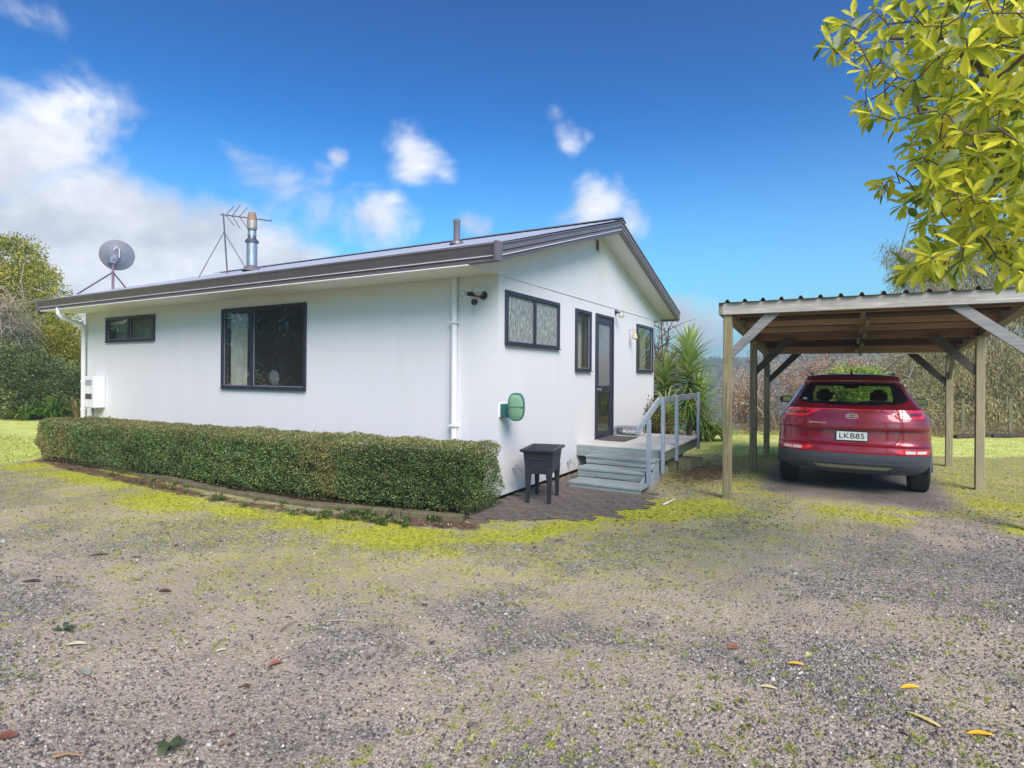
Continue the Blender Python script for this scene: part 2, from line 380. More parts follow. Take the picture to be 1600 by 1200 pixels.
# structure behind the sheets
m = MB()
for r in cut((XL+.02, XW-.016, .06, ZS), HF): m.box(r[0], r[1], YF+.014, YF+.10, r[2], r[3])
for r in cut((YF+.102, YB-.02, .06, ZS), HG): m.box(XW-.10, XW-.014, r[0], r[1], r[2], r[3])
m.box(XL, XW-.016, YB-.1, YB, .05, ZS); m.box(XL, XL+.1, YF+.1, YB-.1, .05, ZS)
m.build('wall_core', M_ROOM, house)
MB().prism([(YF+.11, ZS+.01), (YB-.11, ZS+.01), (YR, zu(YR)-.03)], XL+.02, XL+.05, 'x').build('far_gable_end', M_WALL, house)
MB().box(XL+.1, XW-.1, YF+.1, YB-.1, .40, .44).build('floor', M_ROOM, house)
MB().box(XL+.1, XW-.1, YF+.1, YB-.1, ZS-.1, ZS-.05).build('ceiling', M_ROOM, house)
m = MB(); m.box(XL+.1, XW-.06, YF+.05, YF+.2, -.05, .2); m.box(XW-.2, XW-.05, YF+.2, YB-.1, -.05, .2); m.build('foundation', M_BLACK, house)
m = MB(); m.box(XW-.1, XW-.1+.004, 9.3, 10.4, 2.7, 2.71); 
# soffits
MB().box(XL-.45, XW-.012, YE0+.02, YF-.002, ZS, ZS+.012).build('eave_soffit', M_SOFFIT, house)
MB().box(XL-.45, XW-.012, YB+.002, YE1-.02, ZS, ZS+.012).build('eave_soffit', M_SOFFIT, house)
XG = -3.37
for (y0, y1) in ((YE0+.02, YR), (YR, YE1-.02)):
    z0, z1 = zu(y0), zu(y1)
    MB().add([(XW+.002, y0, z0), (XG-.02, y0, z0), (XG-.02, y1, z1), (XW+.002, y1, z1), (XW+.002, y0, z0+.012), (XG-.02, y0, z0+.012), (XG-.02, y1, z1+.012), (XW+.002, y1, z1+.012)],
             [(3, 2, 1, 0), (4, 5, 6, 7), (0, 1, 5, 4), (1, 2, 6, 5), (2, 3, 7, 6), (3, 0, 4, 7)]).build('rake_soffit', M_SOFFIT, house)
# gutters: an extruded profile
def gut(sgn):     # (y,z) profile, sgn -1 faces -Y
    y0 = YE0 if sgn < 0 else YE1
    P = [(0, 2.868), (-.035, 2.868), (-.045, 2.878), (-.045, 2.915), (-.062, 2.925), (-.066, 2.935), (-.05, 2.945), (-.05, 2.955), (-.075, 3.00), (-.095, 3.04), (-.11, 3.055), (-.11, 3.075), (-.098, 3.08), (-.098, 3.06), (-.02, 2.96), (0, 2.96)]
    return [(y0-.0+sgn*-1*p if sgn > 0 else y0+p+.06, z) for p, z in P]
P0 = gut(-1)
g1 = MB().prism(P0, XL-.46, XG, 'x').build('gutter', M_TRIM, house)
P1 = [(2*YR-y, z) for y, z in P0]
MB().prism(P1, XL-.46, XG, 'x').build('gutter', M_TRIM, house)
MB().tube([(XL-.46, YE0-.004, 2.933), (XG-.01, YE0-.004, 2.933)], .0055, 6).build('highlight_bead', M_LIPGLINT, g1)  # thin pale line painted as the lip's highlight
# rake boards on both gable ends with the same stepped face
def rake(xf, sgn, side):
    prof = [(0, .0), (.03, .0), (.045, .012), (.045, .045), (.062, .055), (.062, .065), (.05, .075), (.05, .1), (.035, .105), (.035, .112), (.06, .118), (.06, .18), (.075, .19), (.075, .205), (.0, .205)]
    yo, yi = (YE0-.03, YR) if side < 0 else (YE1+.03, YR)
    V = []; n = len(prof)
    for yy in (yo, yi):
        zb = ZS-.0+SL*(min(yy, 2*YR-yy)-YE0)+.005
        for (dx, dz) in prof: V.append((xf+sgn*(dx-.045), yy, zb+dz))
    F_ = [tuple(range(n)), tuple(range(n, 2*n))[::-1]]+[(i, (i+1) % n, n+(i+1) % n, n+i) for i in range(n)]
    o = MB().add(V, F_).build('rake_board', M_TRIM, house)
    zb = lambda yy: ZS+SL*(min(yy, 2*YR-yy)-YE0)+.005
    MB().tube([(xf+sgn*.018, yo, zb(yo)+.062), (xf+sgn*.018, yi, zb(yi)+.062)], .0055, 6).build('highlight_bead', M_LIPGLINT, o)
for s_ in (-1, 1): rake(XG, 1, s_); rake(XL-.46, -1, s_)
MB().prism([(YE0-.062, 2.862), (YE0+.05, 2.862), (YE0+.05, 3.09), (YE0-.075, 3.085)], XG-.01, XG+.034, 'x').build('corner_cap', M_TRIM, house, bevel=.004)
# roof sheets, corrugated, each about 0.76 m wide
def sheet(x0, x1, ya, za, yb, zb, pitch, h, thick=.004, kind='trap'):
    xs_ = [x0]; 
    pts = []
    n = max(1, round((x1-x0)/pitch)); p = (x1-x0)/n
    for i in range(n):
        b = x0+i*p
        pts += [(b, 0), (b+p*.36, 0), (b+p*.44, h), (b+p*.56, h), (b+p*.64, 0)]
    pts.append((x1, 0)); m = MB(); V = []
    for (y, z) in ((ya, za), (yb, zb)):
        for (x, dz) in pts: V.append((x, y, z+dz))
        for (x, dz) in pts: V.append((x, y, z+dz-thick))
    k = len(pts); F_ = []
    for i in range(k-1):
        F_ += [(i, i+1, 2*k+i+1, 2*k+i), (k+i, 3*k+i, 3*k+i+1, k+i+1), (i, k+i, k+i+1, i+1), (2*k+i, 2*k+i+1, 3*k+i+1, 3*k+i)]
    F_ += [(0, 2*k, 3*k, k), (k-1, 2*k-1, 4*k-1, 3*k-1)]
    return m.add(V, F_)
X0, X1 = XL-.5, XG+.02; NS = 15; w = (X1-X0)/NS
for i in range(NS):
    a, b = X0+i*w+.001, X0+(i+1)*w-.001
    sheet(a, b, YE0-.045, 3.068, YR, 3.085+SL*(YR-YE0+.06)+.0, .19, .009).build('roof_sheet', M_ROOF, house)
    sheet(a, b, YE1+.06, 3.085, YR, 3.085+SL*(YR-YE0+.06)+.0, .19, .012).build('roof_sheet', M_ROOF, house)
ZR = 3.085+SL*(YR-YE0+.06)
MB().prism([(YR-.2, ZR-.03), (YR, ZR+.035), (YR+.2, ZR-.03), (YR+.2, ZR-.024), (YR, ZR+.045), (YR-.2, ZR-.024)], X0-.01, X1+.01, 'x').build('ridge_cap', M_TRIM, house)
# windows
def window(plane, a0, a1, z0, z1, mull=None, mat=None, rail=None, depth=.03, curtains=()):
    """plane 'F' front wall (faces -Y) or 'G' gable wall (faces +X)"""
    def bx(m, a, b, d0, d1, z, zz):   # d outwards
        if plane == 'F': m.box(a, b, YF-d1, YF-d0, z, zz)
        else: m.box(XW+d0, XW+d1, a, b, z, zz)
    fw = .055; m = MB(); e = .02
    A0, A1, Z0, Z1 = a0-e, a1+e, z0-e, z1+e
    bx(m, A0, A0+fw, -.05, depth, Z0, Z1); bx(m, A1-fw, A1, -.05, depth, Z0, Z1)
    bx(m, A0+fw, A1-fw, -.05, depth, Z1-fw, Z1); bx(m, A0+fw, A1-fw, -.05, depth, Z0, Z0+fw)
    fr = m.build('window', M_FRAME, house, bevel=.003)
    ms = [mull] if mull else []
    edges = [A0+fw]+[q for mm in ms for q in (mm-.03, mm+.03)]+[A1-fw]
    for mm in ms:
        q = MB(); bx(q, mm-.03, mm+.03, -.05, depth-.004, Z0+fw, Z1-fw); q.build('mullion', M_FRAME, fr)
    mats = mat if isinstance(mat, list) else [mat]*(len(edges)//2)
    for k in range(0, len(edges), 2):
        q = MB(); bx(q, edges[k], edges[k+1], -.012, -.006, Z0+fw, Z1-fw); q.build('pane', mats[k//2], fr)
        q = MB(); g = .012
        bx(q, edges[k], edges[k+1], -.005, .006, Z0+fw, Z0+fw+g); bx(q, edges[k], edges[k]+g, -.005, .004, Z0+fw+g, Z1-fw); bx(q, edges[k+1]-g, edges[k+1], -.005, .004, Z0+fw+g, Z1-fw)
        q.build('glazing_bead', M_GASKET, fr)
    q = MB(); bx(q, A0-.01, A1+.01, depth+.001, depth+.022, Z0, Z0+.012); q.build('sill', M_FRAME, fr)
    return fr
def curtain(parent, x0, x1, z0, z1, y, n=40, amp=.03, taper=0, plane='F', mat=None):
    P = []; m = MB()
    for (z, tp) in ((z0, 0), (z1, taper)):
        for i in range(n+1):
            u = i/n; x = x0+(x1-x0)*u*(1-tp)
            q = y+amp*math.sin(u*26+math.sin(u*9)*1.3)
            P.append((x, q, z) if plane == 'F' else (q, x, z))
    m.add(P, [(i, i+1, n+2+i, n+1+i) for i in range(n)])
    return m.build('curtain', mat or M_CURTAIN, parent, smooth='all')
bw = window('F', -9.43, -7.31, 1.33, 2.68, -8.62, M_GLASS)
curtain(bw, -9.40, -8.98, 1.36, 2.62, YF+.13); curtain(bw, -7.34, -7.46, 1.36, 2.62, YF+.14, 10, taper=.9)
sw = window('F', -13.40, -11.59, 2.215, 2.695, -12.52, M_GLASS)
curtain(sw, -13.36, -11.65, 2.23, 2.66, YF+.15, 60, .02, mat=simple('olive_curtain', (.62, .6, .42), .9))
window('G', 6.35, 7.92, 1.985, 2.66, 7.14, M_FROST)
w2 = window('G', 8.58, 9.20, 1.66, 2.65, None, M_GLASS); curtain(w2, 8.62, 9.16, 1.7, 2.6, XW-.16, 24, .02, plane='G')
w3 = window('G', 11.76, 12.90, 1.67, 2.65, None, M_GLASS); curtain(w3, 12.5, 12.84, 1.7, 2.6, XW-.16, 20, .02, plane='G', mat=M_CURTAIN)
# fan on the sill inside the big window
fan = thing('desk_fan', 'round grey desk fan standing inside the large window', 'fan', (-8.3, YF+.22, 1.36))
MB().lathe((-8.33, YF+.2, 1.50), [(.0, -.03), (.10, -.025), (.135, 0), (.10, .03), (0, .04)], 20, 'y').build('fan_cage', simple('fan_grey', lin(140, 150, 158), .5), fan, smooth=True)
MB().tube([(-8.33, YF+.22, 1.30), (-8.33, YF+.22, 1.42)], .02).build('fan_stand', M_GASKET, fan)
MB().box(-8.45, -8.2, YF+.12, YF+.32, 1.27, 1.30).build('fan_base', M_GASKET, fan)
# glazed door
dr = MB(); Y0, Y1, Z0, Z1 = 9.44, 10.33, .455, 2.675
for b in ((XW-.05, XW+.028, Y0, Y0+.05, Z0, Z1), (XW-.05, XW+.028, Y1-.05, Y1, Z0, Z1), (XW-.05, XW+.028, Y0+.05, Y1-.05, Z1-.05, Z1), (XW-.05, XW+.02, Y0+.05, Y1-.05, Z0, Z0+.03)): dr.box(*b)
dr = dr.build('door_frame', M_FRAME, house, bevel=.003)
dl = MB(); a, b = Y0+.055, Y1-.055; x0, x1 = XW-.03, XW+.012
dl.box(x0, x1, a, a+.09, Z0+.035, Z1-.055); dl.box(x0, x1, b-.09, b, Z0+.035, Z1-.055); dl.box(x0, x1, a+.09, b-.09, Z1-.17, Z1-.055)
dl.box(x0, x1, a+.09, b-.09, Z0+.035, Z0+.12); dl.box(x0, x1, a+.09, b-.09, 1.27, 1.39)
dl = dl.build('door', M_FRAME, house, bevel=.003)
MB().box(XW-.012, XW-.006, a+.09, b-.09, 1.39, Z1-.17).build('pane', glassmat('door_glass', (.55, .6, .6, 1), .6, (.30, .31, .31, 1), .03), dl)
MB().box(XW-.012, XW-.006, a+.09, b-.09, Z0+.12, 1.27).build('pane', M_GLASS, dl)
h_ = MB(); h_.lathe((XW+.012, a+.05, 1.33), [(.026, 0), (.026, .01), (.012, .012), (.012, .04), (.026, .045), (.028, .06), (0, .066)], 14, 'x'); h_.lathe((XW+.012, a+.16, 1.33), [(.02, 0), (.02, .012), (0, .014)], 12, 'x')
h_.build('door_handle', M_GALV, dl, smooth=True)
MB().box(XW-.6, XW-.58, 9.3, 10.6, .45, 2.6).build('inner_partition', simple('inner_wall', (.42, .43, .42), .8), house)
# gable vent
vt = MB(); vt.box(XW+.006, XW+.02, 9.42, 9.55, 3.78, 3.97); vt = vt.build('gable_vent', simple('vent_brass', lin(150, 135, 90), .6), house)
MB().box(XW+.0205, XW+.023, 9.45, 9.52, 3.80, 3.95).build('vent_grille', M_BLACK, vt)
# downpipes
dp = MB().tube([(-13.98, 5.54, 2.90), (-13.98, 5.54, 2.78), (-14.0, 5.6, 2.70), (-14.2, 6.06, 2.60), (-14.22, 6.10, 2.52), (-14.22, 6.10, .02)], .042, 10).build('downpipe', M_WHITEPLASTIC, house, smooth=True)
for z in (1.35, 2.55, .75): MB().tube([(-14.22, 6.10, z), (-14.22, 6.10, z+.05)], .05, 10).build('joint_collar', M_WHITEPLASTIC, dp, smooth=True)
dp = MB().tube([(-4.42, YF-.048, .02), (-4.42, YF-.048, ZS-.002)], .042, 12).build('downpipe', M_WALL, house, smooth=True)
for z in (2.25, .9): MB().box(-4.475, -4.365, YF-.10, YF-.001, z, z+.03).build('pipe_bracket', M_WALL, dp, bevel=.003)
# flue with rusty cowl and plumbing vent through the roof
zr = lambda y: 3.085+SL*(y-YE0+.06)
fx, fy = -10.22, 7.3; z0 = zr(fy)
fl = MB().lathe((fx, fy, z0-.1), [(.10, 0), (.10, .62), (.10, .64)], 22).build('flue', M_GALV, house, smooth=True)
MB().lathe((fx, fy, z0), [(.19, -.02), (.17, .02), (.12, .07), (.102, .09)], 22).build('flashing', M_TRIM, fl, smooth=True)
MB().lathe((fx, fy, z0), [(.10, .54), (.13, .55), (.132, .575), (.11, .60), (.078, .64), (.078, .80), (.088, .81)], 22).build('collar', simple('dull_steel', lin(105, 108, 116), .4, .6), fl, smooth=True)
MB().lathe((fx, fy, z0), [(.081, .68), (.081, .77)], 22).build('inner_sleeve', M_GALV, fl, smooth=True)
MB().lathe((fx, fy, z0), [(.085, .81), (.094, .82), (.094, .97), (.088, .99)], 22).build('cowl_band', simple('stained_steel', lin(150, 146, 136), .55, .4, .3, 14), fl, smooth=True)
MB().lathe((fx, fy, z0), [(.087, .97), (.089, 1.0), (.08, 1.1), (.066, 1.15), (0, 1.17)], 22).build('cowl', simple('rusty_cowl', lin(138, 116, 96), .8, .1, .35, 16), fl, smooth=True)
vp = MB().lathe((-4.83, 6.75, zr(6.75)-.06), [(.048, 0), (.048, .36), (.052, .365), (.052, .40), (.03, .415), (0, .42)], 14).build('plumbing_vent', simple('vent_pipe_grey', lin(112, 108, 116), .4), house, smooth=True)
MB().lathe((-4.83, 6.75, zr(6.75)), [(.11, -.02), (.10, .02), (.055, .05)], 14).build('flashing', M_TRIM, vp, smooth=True)
# ---------------------------------------------------------------- fittings on the house
# satellite dish seen from behind
dt = thing('satellite_dish', 'round grey satellite dish on a strutted mast at the left end of the roof', 'satellite dish', (-14.2, 6.75, zr(6.75)))
dc = Vector((-14.22, 6.75, 4.22)); nv = Vector((-.87, .46, .17)).normalized()
sd = nv.cross(Vector((0, 0, 1))).normalized(); uu = sd.cross(nv)
def disk(prof, n=36, c=dc, nv=nv, sd=sd, uu=uu):
    m = MB(); V = []
    for (r, h) in prof:
        for j in range(n): a_ = 2*math.pi*j/n; V.append(c+sd*(r*math.cos(a_))+uu*(r*math.sin(a_))+nv*h)
    return m.add(V, [(i*n+j, i*n+(j+1) % n, (i+1)*n+(j+1) % n, (i+1)*n+j) for i in range(len(prof)-1) for j in range(n)])
disk([(.0, -.09), (.12, -.085), (.20, -.06), (.28, -.02), (.32, .01), (.335, .012), (.33, .03), (.315, .02), (.34, 0), (.24, -.04), (.12, -.065), (0, -.07)]).build('reflector', simple('dish_grey', lin(112, 116, 126), .6, 0, .08), dt, smooth=True)
bk = MB(); bk.tube([dc-nv*.09, dc-nv*.2-uu*.1], .035, 8); bk.box(-14.29, -14.15, 6.58, 6.70, 4.02, 4.20)
bk.build('mount_bracket', M_GALV, dt)
MB().tube([dc-nv*.12+uu*.12-sd*.05, dc-nv*.14+uu*.2, dc-nv*.12+uu*.14+sd*.05, dc-nv*.12-uu*.05+sd*.05], .01, 6).build('cable_loop', M_WHITEPLASTIC, dt)
MB().tube([(-14.2, 6.66, zr(6.66)), (-14.2, 6.66, 4.12)], .028, 8).build('mast', simple('mast_brown', lin(120, 100, 110), .5), dt)
MB().tube([(-14.2, 6.66, 3.82), (-15.0+.25, 6.2, zr(6.2))], .014, 6).build('strut', M_FRAME, dt)
MB().tube([(-14.2, 6.66, 3.82), (-13.75, 6.7, zr(6.7))], .014, 6).build('strut', M_FRAME, dt)
# television aerial
at_ = thing('television_aerial', 'thin television aerial on a guyed mast left of the chimney flue', 'aerial', (-11.01, 7.3, zr(7.3)))
M_AER = simple('aerial_metal', lin(96, 98, 112), .5, .4)
top = Vector((-11.16, 7.3, 4.86))
MB().tube([(-11.01, 7.3, zr(7.3)), top+Vector((0, 0, .03))], .017, 6).build('mast', M_AER, at_)
e2 = Vector((-10.62, 8.05, 4.84)); bd = (e2-top).normalized(); LB = (e2-top).length
MB().tube([top-bd*.06, e2], .014, 6).build('boom', M_AER, at_)
pr = bd.cross(Vector((0, 0, 1))).normalized()
for i in range(14):
    p = top+bd*(LB*(.12+.068*i)); h = .05 if i > 3 else .07
    MB().tube([p-pr*h+Vector((0, 0, .012)), p+pr*h+Vector((0, 0, .012))], .006, 5).build('element', M_AER, at_)
for i, (u, ln) in enumerate(((.05, .20), (.18, .25), (.33, .22))):
    for sg in (1, -1):
        p = top+bd*(LB*u); q = p+Vector((-.12, -.22, 0)).normalized()*.0+Vector((.10*1, .12, sg*ln))
        MB().tube([p, q], .008, 5).build('element', M_AER, at_)
for q in ((-11.35, 6.9, zr(6.9)), (-10.38, 7.3, zr(7.3)+.02)):
    MB().tube([top+Vector((.03, 0, -.36)), q], .009, 5).build('guy', M_AER, at_)
# meter box
mb_ = thing('meter_box', 'white meter box with two dark windows at the far left corner of the house', 'meter box', (-13.6, 6.1, .8))
MB().box(-13.87, -13.45, 5.96, YF-.002, .83, 1.49).build('cabinet', M_WHITEPLASTIC, mb_, bevel=.012, seg=2)
for z, c in ((1.36, (150, 155, 165)), (1.07, (74, 72, 78))): MB().box(-13.79, -13.53, 5.952, 5.9605, z-.055, z+.055).build('viewing_window', simple('meter_window', lin(*c), .3), mb_, bevel=.003)
MB().tube([(-13.8, 6.1, .83), (-13.8, 6.1, .02)], .025, 8).build('conduit', M_CONC, mb_)
# twin floodlight
fl_ = thing('floodlight', 'twin bulb black sensor floodlight under the eave beside the corner', 'floodlight', (-4.0, YF, 2.6))
M_BULB = glassmat('bulb_glass', (.85, .85, .8, 1), .35, (.6, .6, .55, 1), .05)
MB().lathe((-3.99, YF-.002, 2.60), [(0, -.035), (.05, -.033), (.055, 0)], 16, 'y').build('base', M_FRAME, fl_, smooth=True)
for (bx_, by_, bz_, r) in ((-4.15, 5.93, 2.61, .05), (-3.90, 5.90, 2.62, .062)):
    b0 = Vector((-3.99, YF-.03, 2.60)); c_ = Vector((bx_, by_, bz_)); MB().tube([b0, b0.lerp(c_, .75)], .03, 10).build('lamp_holder', M_FRAME, fl_, smooth=True)
    m = MB(); m.lathe(c_, [(0, -r), (r*.5, -r*.87), (r*.87, -r*.5), (r, 0), (r*.87, r*.5), (r*.5, r*.87), (0, r)], 16); m.build('bulb', M_BULB, fl_, smooth='all')
MB().lathe((-4.03, 6.02, 2.50), [(0, -.045), (.035, -.03), (.045, 0), (.03, .035), (0, .04)], 14).build('sensor', M_FRAME, fl_, smooth=True)
# green oval bulkhead
gl = thing('bulkhead_lamp', 'green oval ribbed lamp on a bracket beside the house corner', 'wall lamp', (XW, 6.3, 1.2))
M_GRN = simple('green_plastic', lin(52, 108, 100), .35, vary=.15)
MB().box(XW+.0005, XW+.02, 6.20, 6.42, 1.05, 1.22).build('backplate', M_WHITEPLASTIC, gl)
MB().box(XW+.02, XW+.22, 6.20, 6.36, 1.05, 1.22).build('junction_box', M_GRN, gl, bevel=.008)
oc = Vector((-3.50, 6.17, 1.19)); on = Vector((.28, -.94, 0)).normalized(); osd = Vector((.94, .28, 0)).normalized()
def oval(prof, n=32):
    m = MB(); V = []
    for (k_, h) in prof:
        for j in range(n):
            a_ = 2*math.pi*j/n; ca, sa = math.cos(a_), math.sin(a_)
            x = .105*math.copysign(abs(ca)**.75, ca)*k_; z = .175*math.copysign(abs(sa)**.75, sa)*k_
            V.append(oc+osd*x+Vector((0, 0, z))+on*h)
    return m.add(V, [(i*n+j, i*n+(j+1) % n, (i+1)*n+(j+1) % n, (i+1)*n+j) for i in range(len(prof)-1) for j in range(n)])
oval([(0, -.06), (.9, -.055), (1.0, -.03), (1.0, .02), (.95, .03), (.9, .03), (.9, .01)]).build('rim', M_GRN, gl, smooth=True)
t = NT('ribbed_lens'); wv = t.n.new('ShaderNodeTexWave'); wv.inputs['Scale'].default_value = 40; t.l.new(t.tc('Object'), wv.inputs['Vector'])
t.set(Base_Color=lin(120, 158, 126), Roughness=.22); t.bump(wv.outputs[0], .6, .006); 
oval([(0, .05), (.4, .048), (.75, .038), (.92, .02)]).build('lens', t.m, gl, smooth='all')
MB().bar(oc-osd*.095+on*.042, oc+osd*.095+on*.042, .02, .012).build('lens_bar', M_GRN, gl)
# small spotlight above the door
sp = thing('spotlight', 'small clear spotlight on a dark bracket above the door', 'spotlight', (XW, 10.45, 2.75))
MB().lathe((XW+.005, 10.45, 2.79), [(.045, 0), (.045, .02), (0, .025)], 12, 'x').build('base', M_FRAME, sp)
MB().tube([(XW+.02, 10.45, 2.79), (XW+.10, 10.42, 2.77)], .02).build('arm', M_FRAME, sp)
MB().lathe((XW+.13, 10.42, 2.72), [(0, -.055), (.04, -.05), (.06, -.02), (.045, .03), (.025, .06), (0, .06)], 16).build('bulb', M_BULB, sp, smooth='all')
# brass bell by the far window
be = thing('door_bell', 'small weathered brass bell on the wall beside the far window', 'bell', (XW, 11.25, 2.4))
M_BRASS = simple('weathered_brass', lin(176, 166, 132), .6, .15, .2, 20)
MB().lathe((XW+.13, 11.25, 2.33), [(.066, 0), (.062, .015), (.044, .06), (.028, .12), (.012, .15), (0, .155)], 16).build('bell_dome', M_BRASS, be, smooth=True)
MB().bar((XW+.0, 11.25, 2.5), (XW+.15, 11.25, 2.5), .02, .015).build('bracket', M_BRASS, be)
MB().tube([(XW+.13, 11.25, 2.30), (XW+.13, 11.25, 2.36)], .012).build('clapper', M_BRASS, be)
# garden taps
for (y, z, lb) in ((6.56, .36, 'small tap on the wall behind the black laundry tub'), (8.28, .21, 'small tap on the wall beside the wooden steps')):
    tp = thing('garden_tap', lb, 'tap', (XW, y, z))
    MB().tube([(XW, y, z), (XW+.1, y, z), (XW+.12, y, z-.04)], .012, 8).build('spout', M_GALV, tp, smooth=True)
    MB().bar((XW+.06, y-.03, z+.035), (XW+.06, y+.03, z+.035), .012, .012).build('handle', M_GALV, tp)
    MB().tube([(XW+.06, y, z), (XW+.06, y, z+.035)], .008, 6).build('stem', M_GALV, tp)
# ================================================================ DECK AND STEPS
def dw(name, lo, mid, hi, axis): return wood(name, lin(*lo), lin(*mid), lin(*hi), axis)
M_DX = dw('blue_grey_stain_x', (82, 92, 92), (122, 134, 132), (168, 178, 174), 'x')
M_DY = dw('blue_grey_stain_y', (96, 106, 114), (138, 150, 158), (176, 188, 196), 'y')
M_DZ = dw('blue_grey_stain_z', (104, 116, 128), (138, 150, 162), (168, 180, 190), 'z')
M_DTOP = dw('worn_deck_boards', (124, 124, 118), (192, 192, 184), (222, 222, 214), 'x')
ZD = .45; DX0, DX1 = XW+.004, -2.36
deck = thing('wooden_deck', 'blue-grey painted timber deck with a handrail outside the glazed door', 'deck', (-3.0, 9.8, 0))
y = 8.70; i = 0
while y < 11.06:
    w_ = .132; j = RNG.uniform(-.006, .006)
    MB().box(DX0, DX1+j+.02, y, y+w_, ZD-.028, ZD+RNG.uniform(-.0015, .0015)).build('decking_board', M_DTOP, deck, bevel=.003)
    y += w_+.010; i += 1
YD1 = y
MB().box(DX0, DX1-.0, 8.655, 8.694, ZD-.175, ZD-.002).build('fascia_board', M_DX, deck, bevel=.003)
MB().box(DX1-.04, DX1-.002, 8.70, YD1, ZD-.19, ZD-.045).build('side_bearer', wood('mossy_bearer', lin(66, 70, 52), lin(104, 110, 84), lin(140, 146, 120), 'y'), deck, bevel=.003)
for yy in (9.0, 9.75, 10.5, 10.95):
    MB().box(DX0+.1, DX1-.05, yy, yy+.045, ZD-.17, ZD-.03).build('joist', M_DX, deck)
for yy, xx in ((9.1, -2.75), (9.1, -3.5), (10.7, -2.6), (10.7, -3.5)):
    MB().box(xx-.05, xx+.05, yy-.05, yy+.05, 0, ZD-.17).build('pile', M_CONC, deck)
PX = DX1+.022
for (yy, zb, zt) in ((8.60, .12, 1.27), (9.42, .20, 1.275), (11.03, .22, 1.28)):
    MB().box(PX-.022, PX+.022, yy-.045, yy+.045, zb, zt).build('post', M_DZ, deck, bevel=.004)
MB().box(PX-.064, PX-.023, 8.52, 11.10, 1.165, 1.262).build('handrail', M_DY, deck, bevel=.004)
MB().hexa([(PX-.062, 7.50, .80), (PX-.025, 7.50, .80), (PX-.025, 8.515, 1.165), (PX-.062, 8.515, 1.165), (PX-.062, 7.50, .905), (PX-.025, 7.50, .905), (PX-.025, 8.515, 1.262), (PX-.062, 8.515, 1.262)]).build('stair_rail', M_DY, deck)
steps = thing('wooden_steps', 'three worn blue-grey wooden steps leading up to the deck', 'steps', (-2.9, 8.1, 0))
MB().box(PX-.022, PX+.022, 7.83, 7.92, 0, .975).build('post', M_DZ, steps, bevel=.004)
TR = [(.345, 8.28, 8.652, -3.46, -2.37), (.225, 7.86, 8.24, -3.42, -2.385), (.095, 7.42, 7.83, -3.36, -2.30)]
for k, (z, ya, yb, xa, xb) in enumerate(TR):
    MB().box(xa, xb, ya, ya+.185, z-.04, z).build('tread', M_DX, steps, bevel=.006)
    MB().box(xa, xb, ya+.19, yb, z-.04, z-.001).build('tread', M_DX, steps, bevel=.006)
    lo = (TR[k+1][0] if k < 2 else .0)
    MB().box(xa+.012, xb-.012, ya+.012, ya+.035, max(0, lo+.001), z-.0405).build('riser', M_DX, steps)
MB().prism([(7.52, 0), (8.65, 0), (8.65, .30), (8.30, .30), (7.9, .18), (7.5, .05)], -2.405, -2.385, 'x').build('stringer', M_DY, steps)
# small things on the deck
mat_ = MB().box(-3.70, -3.22, 9.42, 10.15, ZD+.003, ZD+.022).build('doormat', simple('coir_mat', lin(84, 78, 72), .95, vary=.35, scale=30, bump=.6), None, bevel=.006)
tag(mat_, 'dark worn doormat on the deck in front of the glazed door', 'doormat')
rk = thing('boot_rack', 'low pale grey metal boot rack on the deck beside the doormat', 'rack', (-3.5, 10.5, ZD))
for z in (ZD+.10, ZD+.04):
    for k in range(5): MB().tube([(-3.70+.09*k, 10.40, z), (-3.70+.09*k, 10.72, z)], .008, 6).build('rung', M_GALV, rk)
for (x, y) in ((-3.72, 10.38), (-3.28, 10.38), (-3.72, 10.74), (-3.28, 10.74)): MB().tube([(x, y, ZD), (x, y, ZD+.14)], .012, 6).build('leg', M_GALV, rk)
MB().box(-3.74, -3.26, 10.37, 10.75, ZD+.14, ZD+.165).build('tray', M_GASKET, rk, bevel=.005)
# timber offcuts beside the deck
M_BLK = wood('mossy_offcut', lin(70, 66, 46), lin(108, 102, 74), lin(142, 136, 108), 'z', green=.5)
for (x, y, rz, s, h, lb) in ((-2.46, 9.02, .35, .17, .17, 'square mossy timber block nearest the steps'), (-2.43, 9.50, .1, .15, .20, 'second timber block along the deck edge, close to the middle rail post'),
                             (-2.36, 9.93, .5, .22, .19, 'largest timber block, set askew beside the deck'), (-2.30, 10.5, .2, .30, .12, 'low flat timber block at the far end of the row beside the deck')):
    o = MB().box(-s/2, s/2, -s*.6, s*.6, -.02, h).build('timber_block', M_BLK, None, bevel=.008)
    o.location = (x, y, 0); o.rotation_euler = (0, 0, rz); tag(o, lb, 'timber block', 'timber offcuts lying beside the deck')
# ================================================================ LAUNDRY TUB
tub = thing('laundry_tub', 'black plastic laundry tub on four tapering legs against the white wall', 'laundry tub', (-3.29, 6.50, 0), rz=math.radians(14))
M_TUB = simple('black_plastic', lin(40, 42, 49), .42, vary=.12, scale=9)
hx, hy = .155, .265
def ring(a, b, z): return [(-a, -b, z), (a, -b, z), (a, b, z), (-a, b, z)]
R_ = [ring(.160, .262, .37), ring(.182, .292, .615), ring(.184, .295, .64), ring(.222, .335, .645), ring(.228, .342, .665), ring(.215, .33, .677), ring(.172, .282, .674), ring(.160, .27, .655), ring(.135, .235, .41)]
V = [q for r in R_ for q in r]; F_ = [(0, 1, 2, 3)[::-1]]
for i in range(len(R_)-1):
    for j in range(4): F_.append((i*4+j, i*4+(j+1) % 4, i*4+4+(j+1) % 4, i*4+4+j))
F_.append(tuple(range(len(V)-4, len(V))))
def lbuild(m, name, mat, parent, **k):      # geometry already in the parent's own frame
    o = m.build(name, mat, None, **k); o.parent = parent; return o
